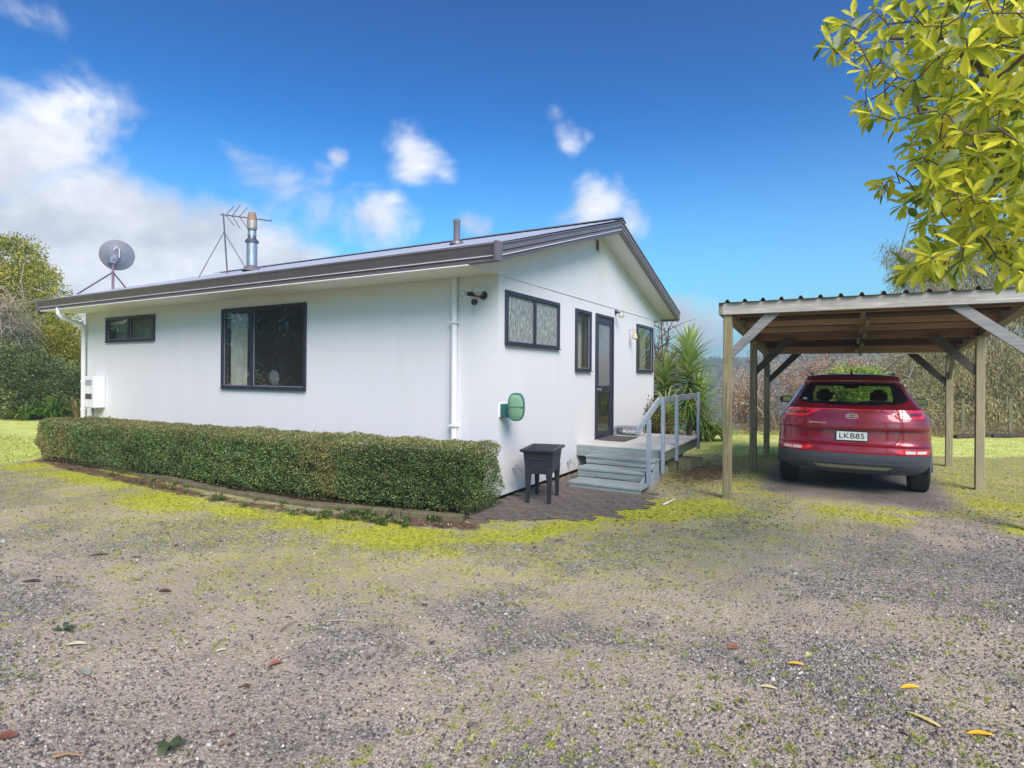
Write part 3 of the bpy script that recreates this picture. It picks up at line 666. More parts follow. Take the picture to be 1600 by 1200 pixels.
lbuild(MB().add(V, F_), 'basin', M_TUB, tub, bevel=.01, seg=2, smooth=True)
for sx_ in (-1, 1):
    for sy_ in (-1, 1):
        m = MB(); P = []
        for (z, w_, ex, ey) in ((0, .019, .150, .255), (.28, .029, .158, .262), (.44, .043, .168, .272)):
            cx, cy_ = sx_*(ex-w_+.004), sy_*(ey-w_+.004); P.append([(cx-w_, cy_-w_, z), (cx+w_, cy_-w_, z), (cx+w_, cy_+w_, z), (cx-w_, cy_+w_, z)])
        V = [q for r in P for q in r]; F_ = [(3, 2, 1, 0), (8, 9, 10, 11)]+[(i*4+j, i*4+(j+1) % 4, i*4+4+(j+1) % 4, i*4+4+j) for i in range(2) for j in range(4)]
        lbuild(m.add(V, F_), 'leg', M_TUB, tub, bevel=.006)
lbuild(MB().box(-.09, .09, -.299, -.288, .555, .572), 'moulded_rib', M_TUB, tub)
# ================================================================ CARPORT
def cw(nm, a, b, c, ax, g=0): return wood(nm, lin(*a), lin(*b), lin(*c), ax, green=g)
MC_PZ = cw('pale_post', (84, 72, 48), (144, 130, 96), (186, 178, 148), 'z', .5)
MC_FX = cw('silvered_beam', (86, 68, 60), (160, 156, 146), (212, 210, 200), 'x')
MC_FY = cw('side_beam', (76, 66, 54), (122, 112, 96), (160, 152, 136), 'y')
MC_PX = cw('brown_purlin', (78, 56, 42), (134, 104, 80), (172, 144, 114), 'x')
MC_PX2 = cw('tan_purlin', (110, 82, 60), (168, 134, 104), (204, 176, 142), 'x')
MC_PX3 = cw('dark_purlin', (52, 40, 34), (84, 66, 54), (112, 92, 76), 'x')
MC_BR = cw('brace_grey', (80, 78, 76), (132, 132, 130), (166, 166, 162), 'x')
cp = thing('carport', 'open timber carport with a low corrugated iron roof sheltering the red car', 'carport', (.17, 10, 0))
LXp, RXp = -1.30, 1.72
zb_ = lambda y: 2.375-.078*(y-7.85)       # underside of the plates
posts = [(LXp, 7.87), (LXp, 10.36), (LXp-.02, 12.50), (RXp, 7.87), (1.68, 10.35), (1.64, 12.75)]
for (x, y) in posts:
    w_ = .052; MB().box(x-w_, x+w_, y-w_, y+w_, -.05, zb_(y)-.002).build('post', MC_PZ, cp, bevel=.006)
m = MB(); m.box(LXp-.062, 1.95, 7.79, 7.835, 2.38, 2.53); m.build('front_beam', MC_FX, cp, bevel=.004)
for x in (LXp-.012, RXp-.0):
    m = MB(); a, b = (x, 7.84, zb_(7.84)+.07), (x, 12.95, zb_(12.95)+.07); m.bar(a, b, .09, .14); m.build('side_beam', MC_FY, cp, bevel=.004)
m = MB(); m.bar((LXp-.085, 7.79, 2.46), (LXp-.085, 13.0, 2.06), .04, .15); m.build('verge_board', MC_FY, cp, bevel=.003)
pur = [8.02, 8.62, 9.25, 9.88, 10.43, 11.1, 11.75, 12.42, 12.9]
for k, y in enumerate(pur):
    z = zb_(y)+.0; MB().box(LXp+.036, RXp-.048, y, y+.045, z+(.002 if k in (0, 4, 7) else .058), z+.142).build('purlin', (MC_PX, MC_PX2, MC_PX3)[(k*2+k//3) % 3], cp, bevel=.005)
for k in range(len(pur)-1):
    x = .23+(.05 if k % 2 else -.02)-.0*k; y0, y1 = pur[k]+.047, pur[k+1]-.002
    MB().bar((x, y0, zb_(y0)+.055), (x, y1, zb_(y1)+.055), .045, .09).build('blocking', MC_FY, cp)
def brace(x, y, sg, L_=.50, w_=.12, mt=None, t=.045):
    z = zb_(y); zl = z-.47; m = MB()
    P = [(x+sg*.054, zl+.05), (x+sg*.054, zl-.09), (x+sg*(L_+.13), z+.02), (x+sg*(L_-.04), z+.02)]
    m.prism(P, y-t/2, y+t/2, 'y'); m.build('brace', mt or MC_BR, cp, bevel=.003)
brace(LXp, 7.86, 1); brace(RXp, 7.86, -1, .62)
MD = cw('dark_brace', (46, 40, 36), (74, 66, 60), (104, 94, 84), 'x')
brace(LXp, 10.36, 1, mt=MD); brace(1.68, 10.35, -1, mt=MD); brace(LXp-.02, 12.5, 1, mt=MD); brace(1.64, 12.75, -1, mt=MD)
for (x, y, s_) in ((LXp-.02, 12.5, -1), (1.64, 12.75, -1)):
    m = MB(); z = zb_(y); m.prism([(y+s_*.055, z-.44), (y+s_*.055, z-.32), (y+s_*.40, z), (y+s_*.52, z)], x-.022, x+.022, 'x'); m.build('brace', MC_FY, cp)
NSH = 4; xa, xb = LXp-.10, 1.98; w_ = (xb-xa)/NSH
for i in range(NSH):
    sheet(xa+i*w_+.001, xa+(i+1)*w_-.001, 7.755, 2.535, 13.1, 2.535-.078*5.35, .22, .036).build('roof_sheet', simple('weathered_iron', lin(120, 104, 92), .6, .3, .3, 8) if i == 0 else bpy.data.materials['weathered_iron'], cp)
# ================================================================ CAR
CX, CYR = .105, 8.93
car = thing('parked_car', 'dark red family car parked under the carport seen from behind', 'car', (CX, CYR, 0))
TW = [(.28, .80), (.34, .87), (.42, .912), (.56, .93), (.80, .93), (.93, .922), (1.03, .90), (1.10, .865), (1.16, .83), (1.22, .785), (1.30, .735), (1.40, .68), (1.50, .622), (1.56, .585), (1.60, .53), (1.625, .42), (1.637, .22)]
TRr = [(.28, .16), (.34, .07), (.40, .025), (.50, .0), (.60, .0), (.655, .012), (.67, .05), (.695, .072), (.74, .085), (.858, .095), (.873, .095), (.885, .03), (.91, .02), (1.0, .035), (1.10, .065), (1.155, .075), (1.165, .10), (1.20, .14), (1.30, .24), (1.42, .335), (1.495, .39), (1.51, .32), (1.53, .285), (1.56, .30), (1.59, .36), (1.615, .5), (1.63, .7), (1.637, .95)]
TFr = [(.28, 4.30), (.40, 4.45), (.70, 4.44), (.90, 4.34), (1.0, 4.05), (1.04, 3.45), (1.08, 3.22), (1.2, 2.98), (1.35, 2.65), (1.5, 2.28), (1.58, 1.95), (1.62, 1.7), (1.637, 1.5)]
ip = lambda T, z: float(np.interp(z, [a for a, b in T], [b for a, b in T]))
cw_ = lambda z: ip(TW, z); cr_ = lambda z: ip(TRr, z); cf_ = lambda z: ip(TFr, z)
CD, CN = .50, 3.0
def rearY(x, z):
    u = min(.9999, abs(x)/cw_(z)); return cr_(z)+CD*(1-(1-u**CN)**(1/CN))+.05*(x/.9)**2
def outline(z):
    w_ = cw_(z); P = []
    for i in range(37):                       # rear arc, left to right
        a = math.pi*(i/36); x = -w_*math.copysign(abs(math.cos(a))**(2/CN), math.cos(a)); s_ = abs(math.sin(a))**(2/CN)
        P.append((x, cr_(z)+CD*(1-s_)+.05*(x/.9)**2))
    y0 = cr_(z)+CD+.05; y1 = cf_(z)-.7
    n = 70
    for i in range(1, n): P.append((w_, y0+(y1-y0)*i/n))
    for i in range(25):
        a = math.pi*(i/24); x = w_*math.copysign(abs(math.cos(a))**(2/2.6), math.cos(a)); P.append((x, y1+.7*abs(math.sin(a))**(2/2.6)))
    for i in range(1, n): P.append((-w_, y1+(y0-y1)*i/n))
    return P
zs = sorted(set([round(z, 4) for z in np.arange(.28, 1.60, .02)]+[.655, .67, .858, .873, .885, 1.155, 1.165, 1.495, 1.51, 1.53, 1.59, 1.605, 1.615, 1.625, 1.63, 1.637, .56]))
grid = [outline(z) for z in zs]; NP = len(grid[0])
def in_arch(x, y, z, r=.405):
    return abs(x) > .6 and any((y-yc)**2+(z-.35)**2 < r*r for yc in (.90, 3.57))
def is_open(x, y, z):
    if y < 1.0 and abs(x) < .50 and 1.245 < z < 1.465: return 'rear'
    if y > 2.2 and abs(x) < cw_(z)-.10 and 1.09 < z < 1.50: return 'front'
    if abs(x) > cw_(z)*.97 and 1.18 < z < 1.47 and .95 < y < cf_(z)-.85 and not (1.42 < y < 1.5) : return 'side'
    return None
body, clad = MB(), MB()
bmap = {}
V = [(CX+x, CYR+y, z) for z, P in zip(zs, grid) for x, y in P]
fb, fc_ = [], []
for i in range(len(zs)-1):
    for j in range(NP):
        j2 = (j+1) % NP; q = [grid[i][j], grid[i][j2], grid[i+1][j2], grid[i+1][j]]
        x = sum(p[0] for p in q)/4; y = sum(p[1] for p in q)/4; z = (zs[i]+zs[i+1])/2
        if in_arch(x, y, z) or is_open(x, y, z): continue
        (fc_ if z < .555 else fb).append((i*NP+j, i*NP+j2, (i+1)*NP+j2, (i+1)*NP+j))
V.append((CX, CYR+1.4, 1.642)); k = (len(zs)-1)*NP
fb += [(k+j, k+(j+1) % NP, len(V)-1) for j in range(NP)]
t = NT('red_pearl_paint'); nz = t.noise(t.tc('Object'), 1.5, 4)
t.set(Base_Color=t.ramp(nz, [(.3, lin(132, 16, 34)), (.7, lin(156, 26, 44))]), Roughness=.38, Metallic=.35); t.b.inputs['Coat Weight'].default_value = .9; t.b.inputs['Coat Roughness'].default_value = .06
M_RED = t.m
M_CLAD = simple('grey_cladding', lin(66, 70, 78), .5, 0, .12, 12)
M_RUB = simple('tyre_rubber', (.018, .018, .019), .75, vary=.3, scale=20)
M_LAMP = NT('tail_lamp_red'); M_LAMP.set(Base_Color=lin(236, 24, 28), Roughness=.12); M_LAMP.b.inputs['Coat Weight'].default_value = 1; M_LAMP = M_LAMP.m
M_LAMPD = NT('tail_lamp_dark'); M_LAMPD.set(Base_Color=lin(120, 8, 16), Roughness=.1); M_LAMPD.b.inputs['Coat Weight'].default_value = 1; M_LAMPD = M_LAMPD.m
M_LENS = simple('clear_lens', lin(205, 208, 205), .15, .2, .1, 30)
M_FRIT = simple('black_glass', (.008, .008, .010), .04, spec=.6); M_GAP = simple('panel_gap', (.006, .003, .004), .8)
def raw(name, V, Fc, mat, parent, smooth=True):
    used = sorted({i for f in Fc for i in f}); mp = {u: n for n, u in enumerate(used)}
    m = MB().add([V[u] for u in used], [tuple(mp[i] for i in f) for f in Fc])
    return m.build(name, mat, parent, smooth=smooth)
bodyo = raw('body', V, fb, M_RED, car); raw('lower_cladding', V, fc_, M_CLAD, car)
def patch(name, rows, mat, off=.006, parent=None, nx=24, dz=.012, skirt=.012, mirror=False):
    """rows: (z, xl, xr) key rows; shell that follows the rear surface"""
    zk = [r[0] for r in rows]; n = max(2, int((zk[-1]-zk[0])/dz)+1); Z = np.linspace(zk[0], zk[-1], n)
    Z = sorted(set(list(np.round(Z, 4))+[z for z in (.67, .858, .873, .885, 1.155, 1.165) if zk[0] < z < zk[-1]]))
    V = []; sg = -1 if mirror else 1
    for z in Z:
        xl = np.interp(z, zk, [r[1] for r in rows]); xr = np.interp(z, zk, [r[2] for r in rows])
        for i in range(nx+1):
            x = xl+(xr-xl)*i/nx; V.append((CX+sg*x, CYR+rearY(x, z)-off, z))
    nz_ = len(Z); k = nx+1; F_ = [(i*k+j, i*k+j+1, (i+1)*k+j+1, (i+1)*k+j) for i in range(nz_-1) for j in range(nx)]
    if skirt:
        bd = list(range(k))+[i*k+nx for i in range(1, nz_)]+[(nz_-1)*k+j for j in range(nx-1, -1, -1)]+[i*k for i in range(nz_-2, 0, -1)]
        b0 = len(V); V += [(V[q][0], V[q][1]+off+skirt, V[q][2]) for q in bd]; m_ = len(bd)
        F_ += [(bd[q], bd[(q+1) % m_], b0+(q+1) % m_, b0+q) for q in range(m_)]
    return MB().add(V, F_).build(name, mat, parent or car, smooth=True)
# tailgate with its shut line
patch('tailgate_gap', [(.688, -.45, .45), (.70, -.50, .50), (.76, -.535, .535), (1.0, -.572, .572), (1.232, -.585, .585)], M_GAP, .002, nx=60, skirt=.004)
tg = patch('tailgate', [(.696, -.44, .44), (.708, -.492, .492), (.76, -.528, .528), (1.0, -.566, .566), (1.228, -.579, .579)], M_RED, .006, nx=60)
for s_ in (False, True):
    L1 = patch('tail_lamp', [(1.035, .58, .80), (1.05, .53, .825), (1.09, .45, .828), (1.13, .38, .812), (1.152, .33, .79)], M_LAMP, .013, mirror=s_)
    patch('lamp_band', [(1.075, .54, .79), (1.115, .50, .80)], M_LAMPD, .0165, L1, mirror=s_, skirt=.002)
    patch('lamp_joint', [(1.037, .574, .578), (1.152, .574, .578)], M_GAP, .019, L1, nx=2, mirror=s_, skirt=.004)
    rf = patch('bumper_reflector', [(.578, .56, .86), (.60, .50, .868), (.625, .46, .868), (.634, .45, .862)], M_LAMP, .008, mirror=s_)
    patch('reversing_lens', [(.588, .60, .715), (.622, .60, .715)], M_LENS, .012, rf, nx=6, mirror=s_, skirt=.002)
    patch('fog_lens', [(.588, .735, .84), (.622, .735, .84)], M_LENS, .012, rf, nx=6, mirror=s_, skirt=.002)
patch('light_strip', [(1.140, -.36, .36), (1.156, -.36, .36)], M_LAMP, .014, nx=40)
patch('skid_plate', [(.352, -.40, .40), (.395, -.46, .46)], simple('skid_silver', lin(150, 145, 118), .5, .3), .012, nx=20)
patch('bumper_crease', [(.425, -.62, .62), (.445, -.66, .66)], M_CLAD, .02, nx=30, dz=.005)
# rear window: clear middle, black surround
gl_ = patch('rear_window', [(1.242, -.52, .52), (1.468, -.50, .50)], M_GLASSDARK, .006, nx=30, skirt=0)
for s_ in (False, True): patch('window_surround', [(1.225, .40, .52), (1.245, .468, .62), (1.30, .475, .655), (1.40, .465, .60), (1.496, .43, .535)], M_FRIT, .009, gl_, mirror=s_)
patch('window_surround', [(1.205, -.30, .30), (1.22, -.5, .5), (1.25, -.50, .50)], M_FRIT, .0085, gl_, nx=30)
patch('window_surround', [(1.46, -.50, .50), (1.496, -.50, .50)], M_FRIT, .0085, gl_, nx=30)
wp = MB(); q = [(CX+x, CYR+rearY(x, z)-.035, z) for x, z in ((.0, 1.225), (.1, 1.25), (.25, 1.262), (.44, 1.255))]; wp.tube(q, .011, 6)
wp.build('rear_wiper', M_BLACK, car)
patch('inspection_sticker', [(1.262, .56, .60), (1.275, .545, .605), (1.29, .55, .60)], M_LENS, .012, gl_, nx=6, mirror=True, skirt=0)
# glass on the other sides
def sideglass(y0, y1, nm='side_window'):
    for sg in (-1, 1):
        Z = np.linspace(1.175, 1.48, 8); V = []
        for z in Z:
            ya, yb = y0+(z-1.17)*.25*(y0 < 1.2), min(y1, cf_(z)-.80)
            for i in range(9): V.append((CX+sg*(cw_(z)+.004), CYR+ya+(yb-ya)*i/8, z))
        MB().add(V, [(i*9+j, i*9+j+1, i*9+j+10, i*9+j+9) for i in range(7) for j in range(8)]).build(nm, M_GLASSDARK, car, smooth='all')
sideglass(.92, 1.44); sideglass(1.48, 2.35)
V = []; Z = np.linspace(1.07, 1.52, 8)
for z in Z:
    for i in range(13):
        x = (cw_(z)-.08)*(i/6-1); u = abs(x)/cw_(z); V.append((CX+x, CYR+cf_(z)-.7+.7*(1-u**2.6)**(1/2.6)+.004, z))
MB().add(V, [(i*13+j, i*13+j+1, i*13+j+14, i*13+j+13) for i in range(7) for j in range(12)]).build('windscreen', M_GLASSDARK, car, smooth='all')
# arches, wheels
for sg in (-1, 1):
    for yc in (.90, 3.57):
        V = []; n = 30
        for i in range(n+1):
            a = math.pi*(i/n)*1.04-.02*math.pi
            for (r, x) in ((.365, .80), (.365, .936), (.44, .938), (.45, .90)):
                V.append((CX+sg*x, CYR+yc+r*math.cos(a), .35+r*math.sin(a)))
        MB().add(V, [(i*4+j, i*4+j+1, i*4+j+5, i*4+j+4) for i in range(n) for j in range(3)]).build('wheel_arch', M_CLAD, car, smooth=True)
        wx = CX+sg*.81; prof = [(.22, -.115), (.30, -.118), (.335, -.112), (.347, -.09), (.35, 0), (.347, .09), (.335, .112), (.30, .118), (.22, .115), (.21, .06), (.21, -.06), (.22, -.115)]
        wh = MB().lathe((wx, CYR+yc, .347), prof, 40, 'x').build('wheel', M_RUB, car, smooth=True)
        for k in range(-3, 4):
            if k: MB().lathe((wx, CYR+yc, .347), [(.352, k*.028-.008), (.3535, k*.028), (.352, k*.028+.008)], 40, 'x').build('tread_band', M_RUB, wh)
        r_ = MB(); r_.lathe((wx, CYR+yc, .347), [(.215, sg*.10), (.20, sg*.07), (.06, sg*.075), (0, sg*.08)], 30, 'x')
        for k in range(10):
            a = 2*math.pi*k/10; r_.bar((wx+sg*.092, CYR+yc+.04*math.cos(a), .347+.04*math.sin(a)), (wx+sg*.10, CYR+yc+.21*math.cos(a), .347+.21*math.sin(a)), .03, .02, (1, 0, 0))
        r_.build('rim', M_GALV, wh, smooth=True)
# underside, inside, small parts
u_ = MB(); u_.box(CX-.80, CX+.80, CYR+.5, CYR+4.2, .26, .30); u_.box(CX-.62, CX+.62, CYR+.14, CYR+.5, .30, .34); u_.tube([(CX-.6, CYR+.9, .34), (CX+.6, CYR+.9, .34)], .05); u_.tube([(CX+.30, CYR+.22, .30), (CX+.30, CYR+.9, .30)], .035)
u_.build('underbody', M_BLACK, car)
M_INT = simple('interior_trim', (.02, .02, .022), .8)
ib = MB(); ib.box(CX-.70, CX+.70, CYR+.55, CYR+3.0, .55, .60); ib.box(CX-.66, CX+.66, CYR+.95, CYR+1.05, .6, 1.14); ib.box(CX-.68, CX+.68, CYR+2.75, CYR+2.9, .6, 1.07)
ib.build('interior', M_INT, car, bevel=.02)
for x in (-.345, .345):
    MB().box(CX+x-.11, CX+x+.11, CYR+.93, CYR+1.05, 1.20, 1.40).build('headrest', M_INT, car, bevel=.045, seg=3, smooth=True)
    MB().box(CX+x-.02, CX+x+.02, CYR+.98, CYR+1.0, 1.1, 1.21).build('headrest_stem', M_INT, car)
for x in (-.37, .37):
    MB().box(CX+x-.25, CX+x+.25, CYR+1.95, CYR+2.1, .6, 1.17).build('front_seat', M_INT, car, bevel=.05, seg=2, smooth=True)
MB().box(CX-.1, CX+.12, CYR+2.30, CYR+2.34, 1.39, 1.455).build('cabin_mirror', M_BLACK, car, bevel=.02)
for sg in (-1, 1):
    mr_ = MB(); c_ = Vector((CX+sg*1.00, CYR+2.62, 1.175)); V = []
    for (k_, h) in ((0, -.0), (.85, .0), (1, .02), (1, .06), (.8, .14), (0, .18)):
        for j in range(20):
            a = 2*math.pi*j/20; V.append(c_+Vector((.105*math.copysign(abs(math.cos(a))**.7, math.cos(a))*k_, h, .062*math.copysign(abs(math.sin(a))**.7, math.sin(a))*k_)))
    mo = MB().add(V, [(i*20+j, i*20+(j+1) % 20, (i+1)*20+(j+1) % 20, (i+1)*20+j) for i in range(5) for j in range(20)]).build('door_mirror', M_BLACK, car, smooth=True)
    MB().box(c_.x-.088, c_.x+.088, c_.y-.004, c_.y+.001, c_.z-.046, c_.z+.046).build('mirror_glass', simple('mirror_glass', (.16, .19, .2), .03, 1), mo, bevel=.002)
    MB().bar(c_+Vector((-sg*.09, .08, -.03)), c_+Vector((-sg*.2, .10, -.05)), .05, .03).build('mirror_arm', M_BLACK, mo)
    q = [(CX+sg*x, CYR+y, z) for x, y, z in ((.50, .66, 1.585), (.51, .78, 1.622), (.54, 1.2, 1.642), (.54, 1.9, 1.63), (.53, 2.1, 1.59))]
    MB().tube(q, .018, 6).build('roof_rail', M_GALV, car, smooth=True)
MB().add([(CX-.02, CYR+.62, 1.628), (CX+.02, CYR+.62, 1.628), (CX+.02, CYR+.82, 1.632), (CX-.02, CYR+.82, 1.632), (CX, CYR+.65, 1.70), (CX, CYR+.70, 1.695)], [(0, 1, 2, 3), (0, 1, 4), (1, 2, 5, 4), (2, 3, 5), (3, 0, 4, 5)]).build('roof_aerial', M_RED, car)
# spoiler lip
V = []; k = 25
for (off, z) in ((.02, 1.515), (-.05, 1.525), (-.06, 1.545), (-.03, 1.565), (.10, 1.61)):
    for i in range(k):
        x = -.56+1.12*i/(k-1); V.append((CX+x, CYR+rearY(x, 1.53)+off+.03*(x/.5)**2, z-.012*(x/.5)**2))
MB().add(V, [(i*k+j, i*k+j+1, (i+1)*k+j+1, (i+1)*k+j) for i in range(4) for j in range(k-1)]).build('spoiler', M_RED, car, smooth=True)
MB().box(CX-.12, CX+.12, CYR+rearY(0, 1.53)-.063, CYR+rearY(0, 1.53)-.05, 1.528, 1.542).build('brake_light', M_LAMPD, car)
# number plate, emblem and badges
py_ = CYR+.055
pl = MB().box(CX-.19, CX+.19, py_, py_+.012, .725, .855).build('plate_holder', M_BLACK, car, bevel=.003)
MB().box(CX-.178, CX+.178, py_-.006, py_-.001, .733, .847).build('number_plate', simple('plate_white', (.72, .72, .70), .4, vary=.03), pl, bevel=.002)
def text(s_, size, loc, mat, parent, name, ext=.002, width=None, bold=0.0):
    cu = bpy.data.curves.new(name, 'FONT'); cu.body = s_; cu.size = size; cu.extrude = ext; cu.align_x = 'CENTER'; cu.align_y = 'CENTER'; cu.offset = bold; cu.space_character = 1.08
    tmp = bpy.data.objects.new(name, cu); C.objects.link(tmp); bpy.context.view_layer.update()
    me = bpy.data.meshes.new_from_object(tmp.evaluated_get(bpy.context.evaluated_depsgraph_get())); bpy.data.objects.remove(tmp)
    xs_ = [v.co.x for v in me.vertices]; k = 1 if not width else width/(max(xs_)-min(xs_)); o0 = origin(parent)
    for v in me.vertices:
        x, y, z = v.co; v.co = (loc[0]+x*k-o0.x, loc[1]-z-o0.y, loc[2]+y-o0.z)
    me.materials.clear(); me.materials.append(mat)
    return link(bpy.data.objects.new(name, me), parent)
text('LKB85', .102, (CX, py_-.009, .79), M_BLACK, pl, 'plate_lettering', .0015, .29)
M_CHR = simple('chrome', (.8, .8, .82), .12, 1, .02)
ey = CYR+rearY(0, 1.06)-.012
V = []; n = 28
for (k_, h) in ((.82, 0), (.82, -.005), (1, -.005), (1, 0.006)):
    for j in range(n): a = 2*math.pi*j/n; V.append((CX+.074*k_*math.cos(a), ey+h, 1.058+.037*(k_ if k_ == 1 else .76)*math.sin(a)))
em = MB().add(V, [(i*n+j, i*n+(j+1) % n, (i+1)*n+(j+1) % n, (i+1)*n+j) for i in range(3) for j in range(n)]).build('emblem', M_CHR, car, smooth=True)
text('KIA', .044, (CX, ey-.001, 1.058), M_CHR, em, 'emblem_lettering', .003, .098, .001)
text('SPORTAGE', .026, (CX-.405, CYR+rearY(-.405, .96)-.018, .958), M_CHR, car, 'badge', .002, .20, .001)
text('CRDi', .028, (CX+.47, CYR+rearY(.47, .955)-.018, .953), M_CHR, car, 'badge', .002, .095, .001)
# ================================================================ GROUND
def pl(pts, step=.1):
    W_ = np.array([onZ(*p)[:2] for p in pts]); out = []
    for a, b in zip(W_[:-1], W_[1:]):
        n = max(1, int(np.linalg.norm(b-a)/step)); out += [a+(b-a)*i/n for i in range(n)]
    out.append(W_[-1]); return np.array(out)
def dist(x, y, line):
    d = np.full(x.shape, 1e9)
    for q in line[::2]: d = np.minimum(d, (x-q[0])**2+(y-q[1])**2)
    return np.sqrt(d)
L_moss = pl([(40, 728), (110, 738), (170, 752), (300, 788), (420, 806), (560, 826), (700, 838), (850, 834), (960, 806), (1060, 795), (1110, 790)])
L_edge = pl([(85, 716), (150, 732), (230, 747), (330, 768), (470, 792), (600, 804), (690, 812), (740, 815)])
L_trkA = pl([(0, 880), (400, 900), (800, 905), (1150, 960), (1600, 1010)])
L_trkB = pl([(300, 1110), (500, 1090), (900, 1060), (1500, 1180)])
L_trkC = pl([(1300, 760), (1290, 800), (1260, 850), (1100, 900)])
blobs_moss = [(1310, 800, .55, .8), (1365, 810, .5, .85), (1430, 800, .5, .8), (1500, 775, .45, .55), (1560, 790, .7, .85), (1600, 830, .5, .8), (1180, 760, .4, .75), (1200, 770, .3, .8), (1150, 820, .5, .5), (1000, 800, .45, .9), (1060, 760, .4, .35), (700, 850, .6, .6), (120, 770, .9, .55), (20, 745, 1.2, .5), (850, 875, .5, .35), (960, 880, .6, .3), (800, 822, .35, .9), (880, 826, .3, .9), (760, 815, .25, .8), (200, 883, .25, .6), (1250, 735, .5, .5), (1160, 705, .6, .6), (1480, 745, .6, .5)]
def masks(x, y):
    wob = (fbm(x, y, .9, 3)-.5)*.8+(fbm(x, y, 4.5, 6)-.5)*.55
    moss = 1.0*sstep(.95, .05, dist(x, y, L_moss)+wob*.9)*(.35+1.15*fbm(x, y, 1.3, 5))
    for (px, py, r, w_) in blobs_moss:
        c_ = onZ(px, py)[:2]; moss = np.maximum(moss, w_*sstep(r*1.3, r*.2, np.hypot(x-c_[0], y-c_[1])+wob*.5))
    moss = np.maximum(moss, .50*sstep(3.8, .6, dist(x, y, L_moss)+wob)); moss = np.maximum(moss, .62*sstep(7.2, 8.6, y)*sstep(-3.2, -2.2, x))
    d = -x*sY+y*cY
    lawnR = sstep(11.0, 12.0, d+wob*1.2-.0*x)*sstep(-3.2, -2.6, x+.12*(y-12))
    lawnL = sstep(-12.3, -13.2, x+wob*.6+.5*(y-4.9))*sstep(2.2, 3.6, y+wob)
    lawnB = sstep(-5.5, -6.5, x)*sstep(13.3, 14, y)
    far = sstep(16, 20, np.hypot(x, y))
    lawn = np.clip(np.maximum(np.maximum(lawnR, lawnL), np.maximum(lawnB, far)), 0, 1)
    # dirt bed below the hedge, leaf litter by the deck
    lit = sstep(.95, .1, np.hypot((x+1.95)/1.1, (y-9.7)/2.3)-wob*.3)*.75
    lit = np.maximum(lit, .8*sstep(.24, .08, dist(x, y, L_edge+np.array([0, -.20]))+wob*.25))
    bed = ((x < -3.55) & (x > -13.0) & (y > 4.75) & (y < 6.2)).astype(float); lit = np.maximum(lit, bed)
    trk = np.maximum(np.maximum(sstep(.75, .1, dist(x, y, L_trkA)+wob*1.1), sstep(.55, .1, dist(x, y, L_trkB)+wob*1.1)), sstep(.6, .1, dist(x, y, L_trkC)+wob))
    trk = np.maximum(trk, sstep(.62, .52, fbm(x, y, .7, 21)+.0)*0+sstep(.55, .68, fbm(x, y, .8, 21)))
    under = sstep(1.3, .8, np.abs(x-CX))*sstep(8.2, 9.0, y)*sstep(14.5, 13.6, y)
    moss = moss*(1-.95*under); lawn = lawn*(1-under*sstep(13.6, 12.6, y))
    return np.clip(moss*(1-bed), 0, 1), lawn, np.clip(lit, 0, 1), trk, under
def height(x, y):
    d = -x*sY+y*cY
    De = 15.8+24*sstep(-7, -16, x); dd = np.hypot(x, y)
    drop = sstep(0, 60, d-De); h = -30*drop
    h = h+(35+5*np.sin(x*.013+1)+3*np.sin(x*.031))*sstep(110, 265, d)+6*sstep(300, 600, d)
    h = h+(fbm(x, y, .02, 9)-.5)*10*sstep(40, 120, d)
    near = sstep(22, 12, dd)
    h = h+near*((fbm(x, y, .6, 2)-.5)*.035*sstep(.3, 1.2, np.abs(y-YF)+0*x))
    return h
gx = np.concatenate([-np.geomspace(900, 16, 60), np.arange(-15.5, 7.01, .075), np.geomspace(7.6, 900, 60)])
gy = np.concatenate([-np.geomspace(300, 2, 24), np.arange(-1.5, 16, .075), np.geomspace(16.5, 900, 80)])
GX, GY = np.meshgrid(gx, gy); x, y = GX.ravel(), GY.ravel()
ms_, lw, li, tk, un = masks(x, y); z = height(x, y)-.012*un*0
z = np.where((x < XW-.03) & (y > YF+.03) & (y < YB) & (x > XL), z-.10, z)
n = len(gx); I = (np.arange(len(gy)-1)[:, None]*n+np.arange(n-1)[None]).ravel()
Fq = np.stack([I, I+1, I+n+1, I+n], 1)
t = NT('driveway_ground'); v = t.tc('Object')
am, al_, ai, ak, au = (t.attr(k) for k in ('moss', 'lawn', 'litter', 'track', 'under'))
vor = t.n.new('ShaderNodeTexVoronoi'); vor.inputs['Scale'].default_value = 75; t.l.new(v, vor.inputs['Vector'])
vor2 = t.n.new('ShaderNodeTexVoronoi'); vor2.inputs['Scale'].default_value = 38; t.l.new(v, vor2.inputs['Vector'])
sc_ = t.n.new('ShaderNodeSeparateColor'); t.l.new(vor.outputs['Color'], sc_.inputs[0])
stone = t.ramp(sc_.outputs[0], [(0, lin(78, 75, 70)), (.45, lin(124, 119, 110)), (.8, lin(160, 154, 141)), (1, lin(192, 188, 174))])
fine = t.noise(v, 45, 5, .7); med = t.noise(v, 5, 6, .65); big = t.noise(v, 1.1, 5, .6)
dirt = t.ramp(fine, [(.3, lin(138, 127, 108)), (.55, lin(178, 166, 144)), (.75, lin(208, 197, 172))])
tf = t.math('ADD', t.math('MULTIPLY', ak, .75), t.math('MULTIPLY', t.math('SUBTRACT', med, .42), 2.6))
tf = t.ramp(tf, [(.25, (0.04,)*3), (.82, (.95,)*3)])
col = t.mix(tf, stone, dirt)
col = t.mix(t.ramp(big, [(.4, (0,)*3), (.65, (.35,)*3)]), col, (.13, .115, .10, 1))
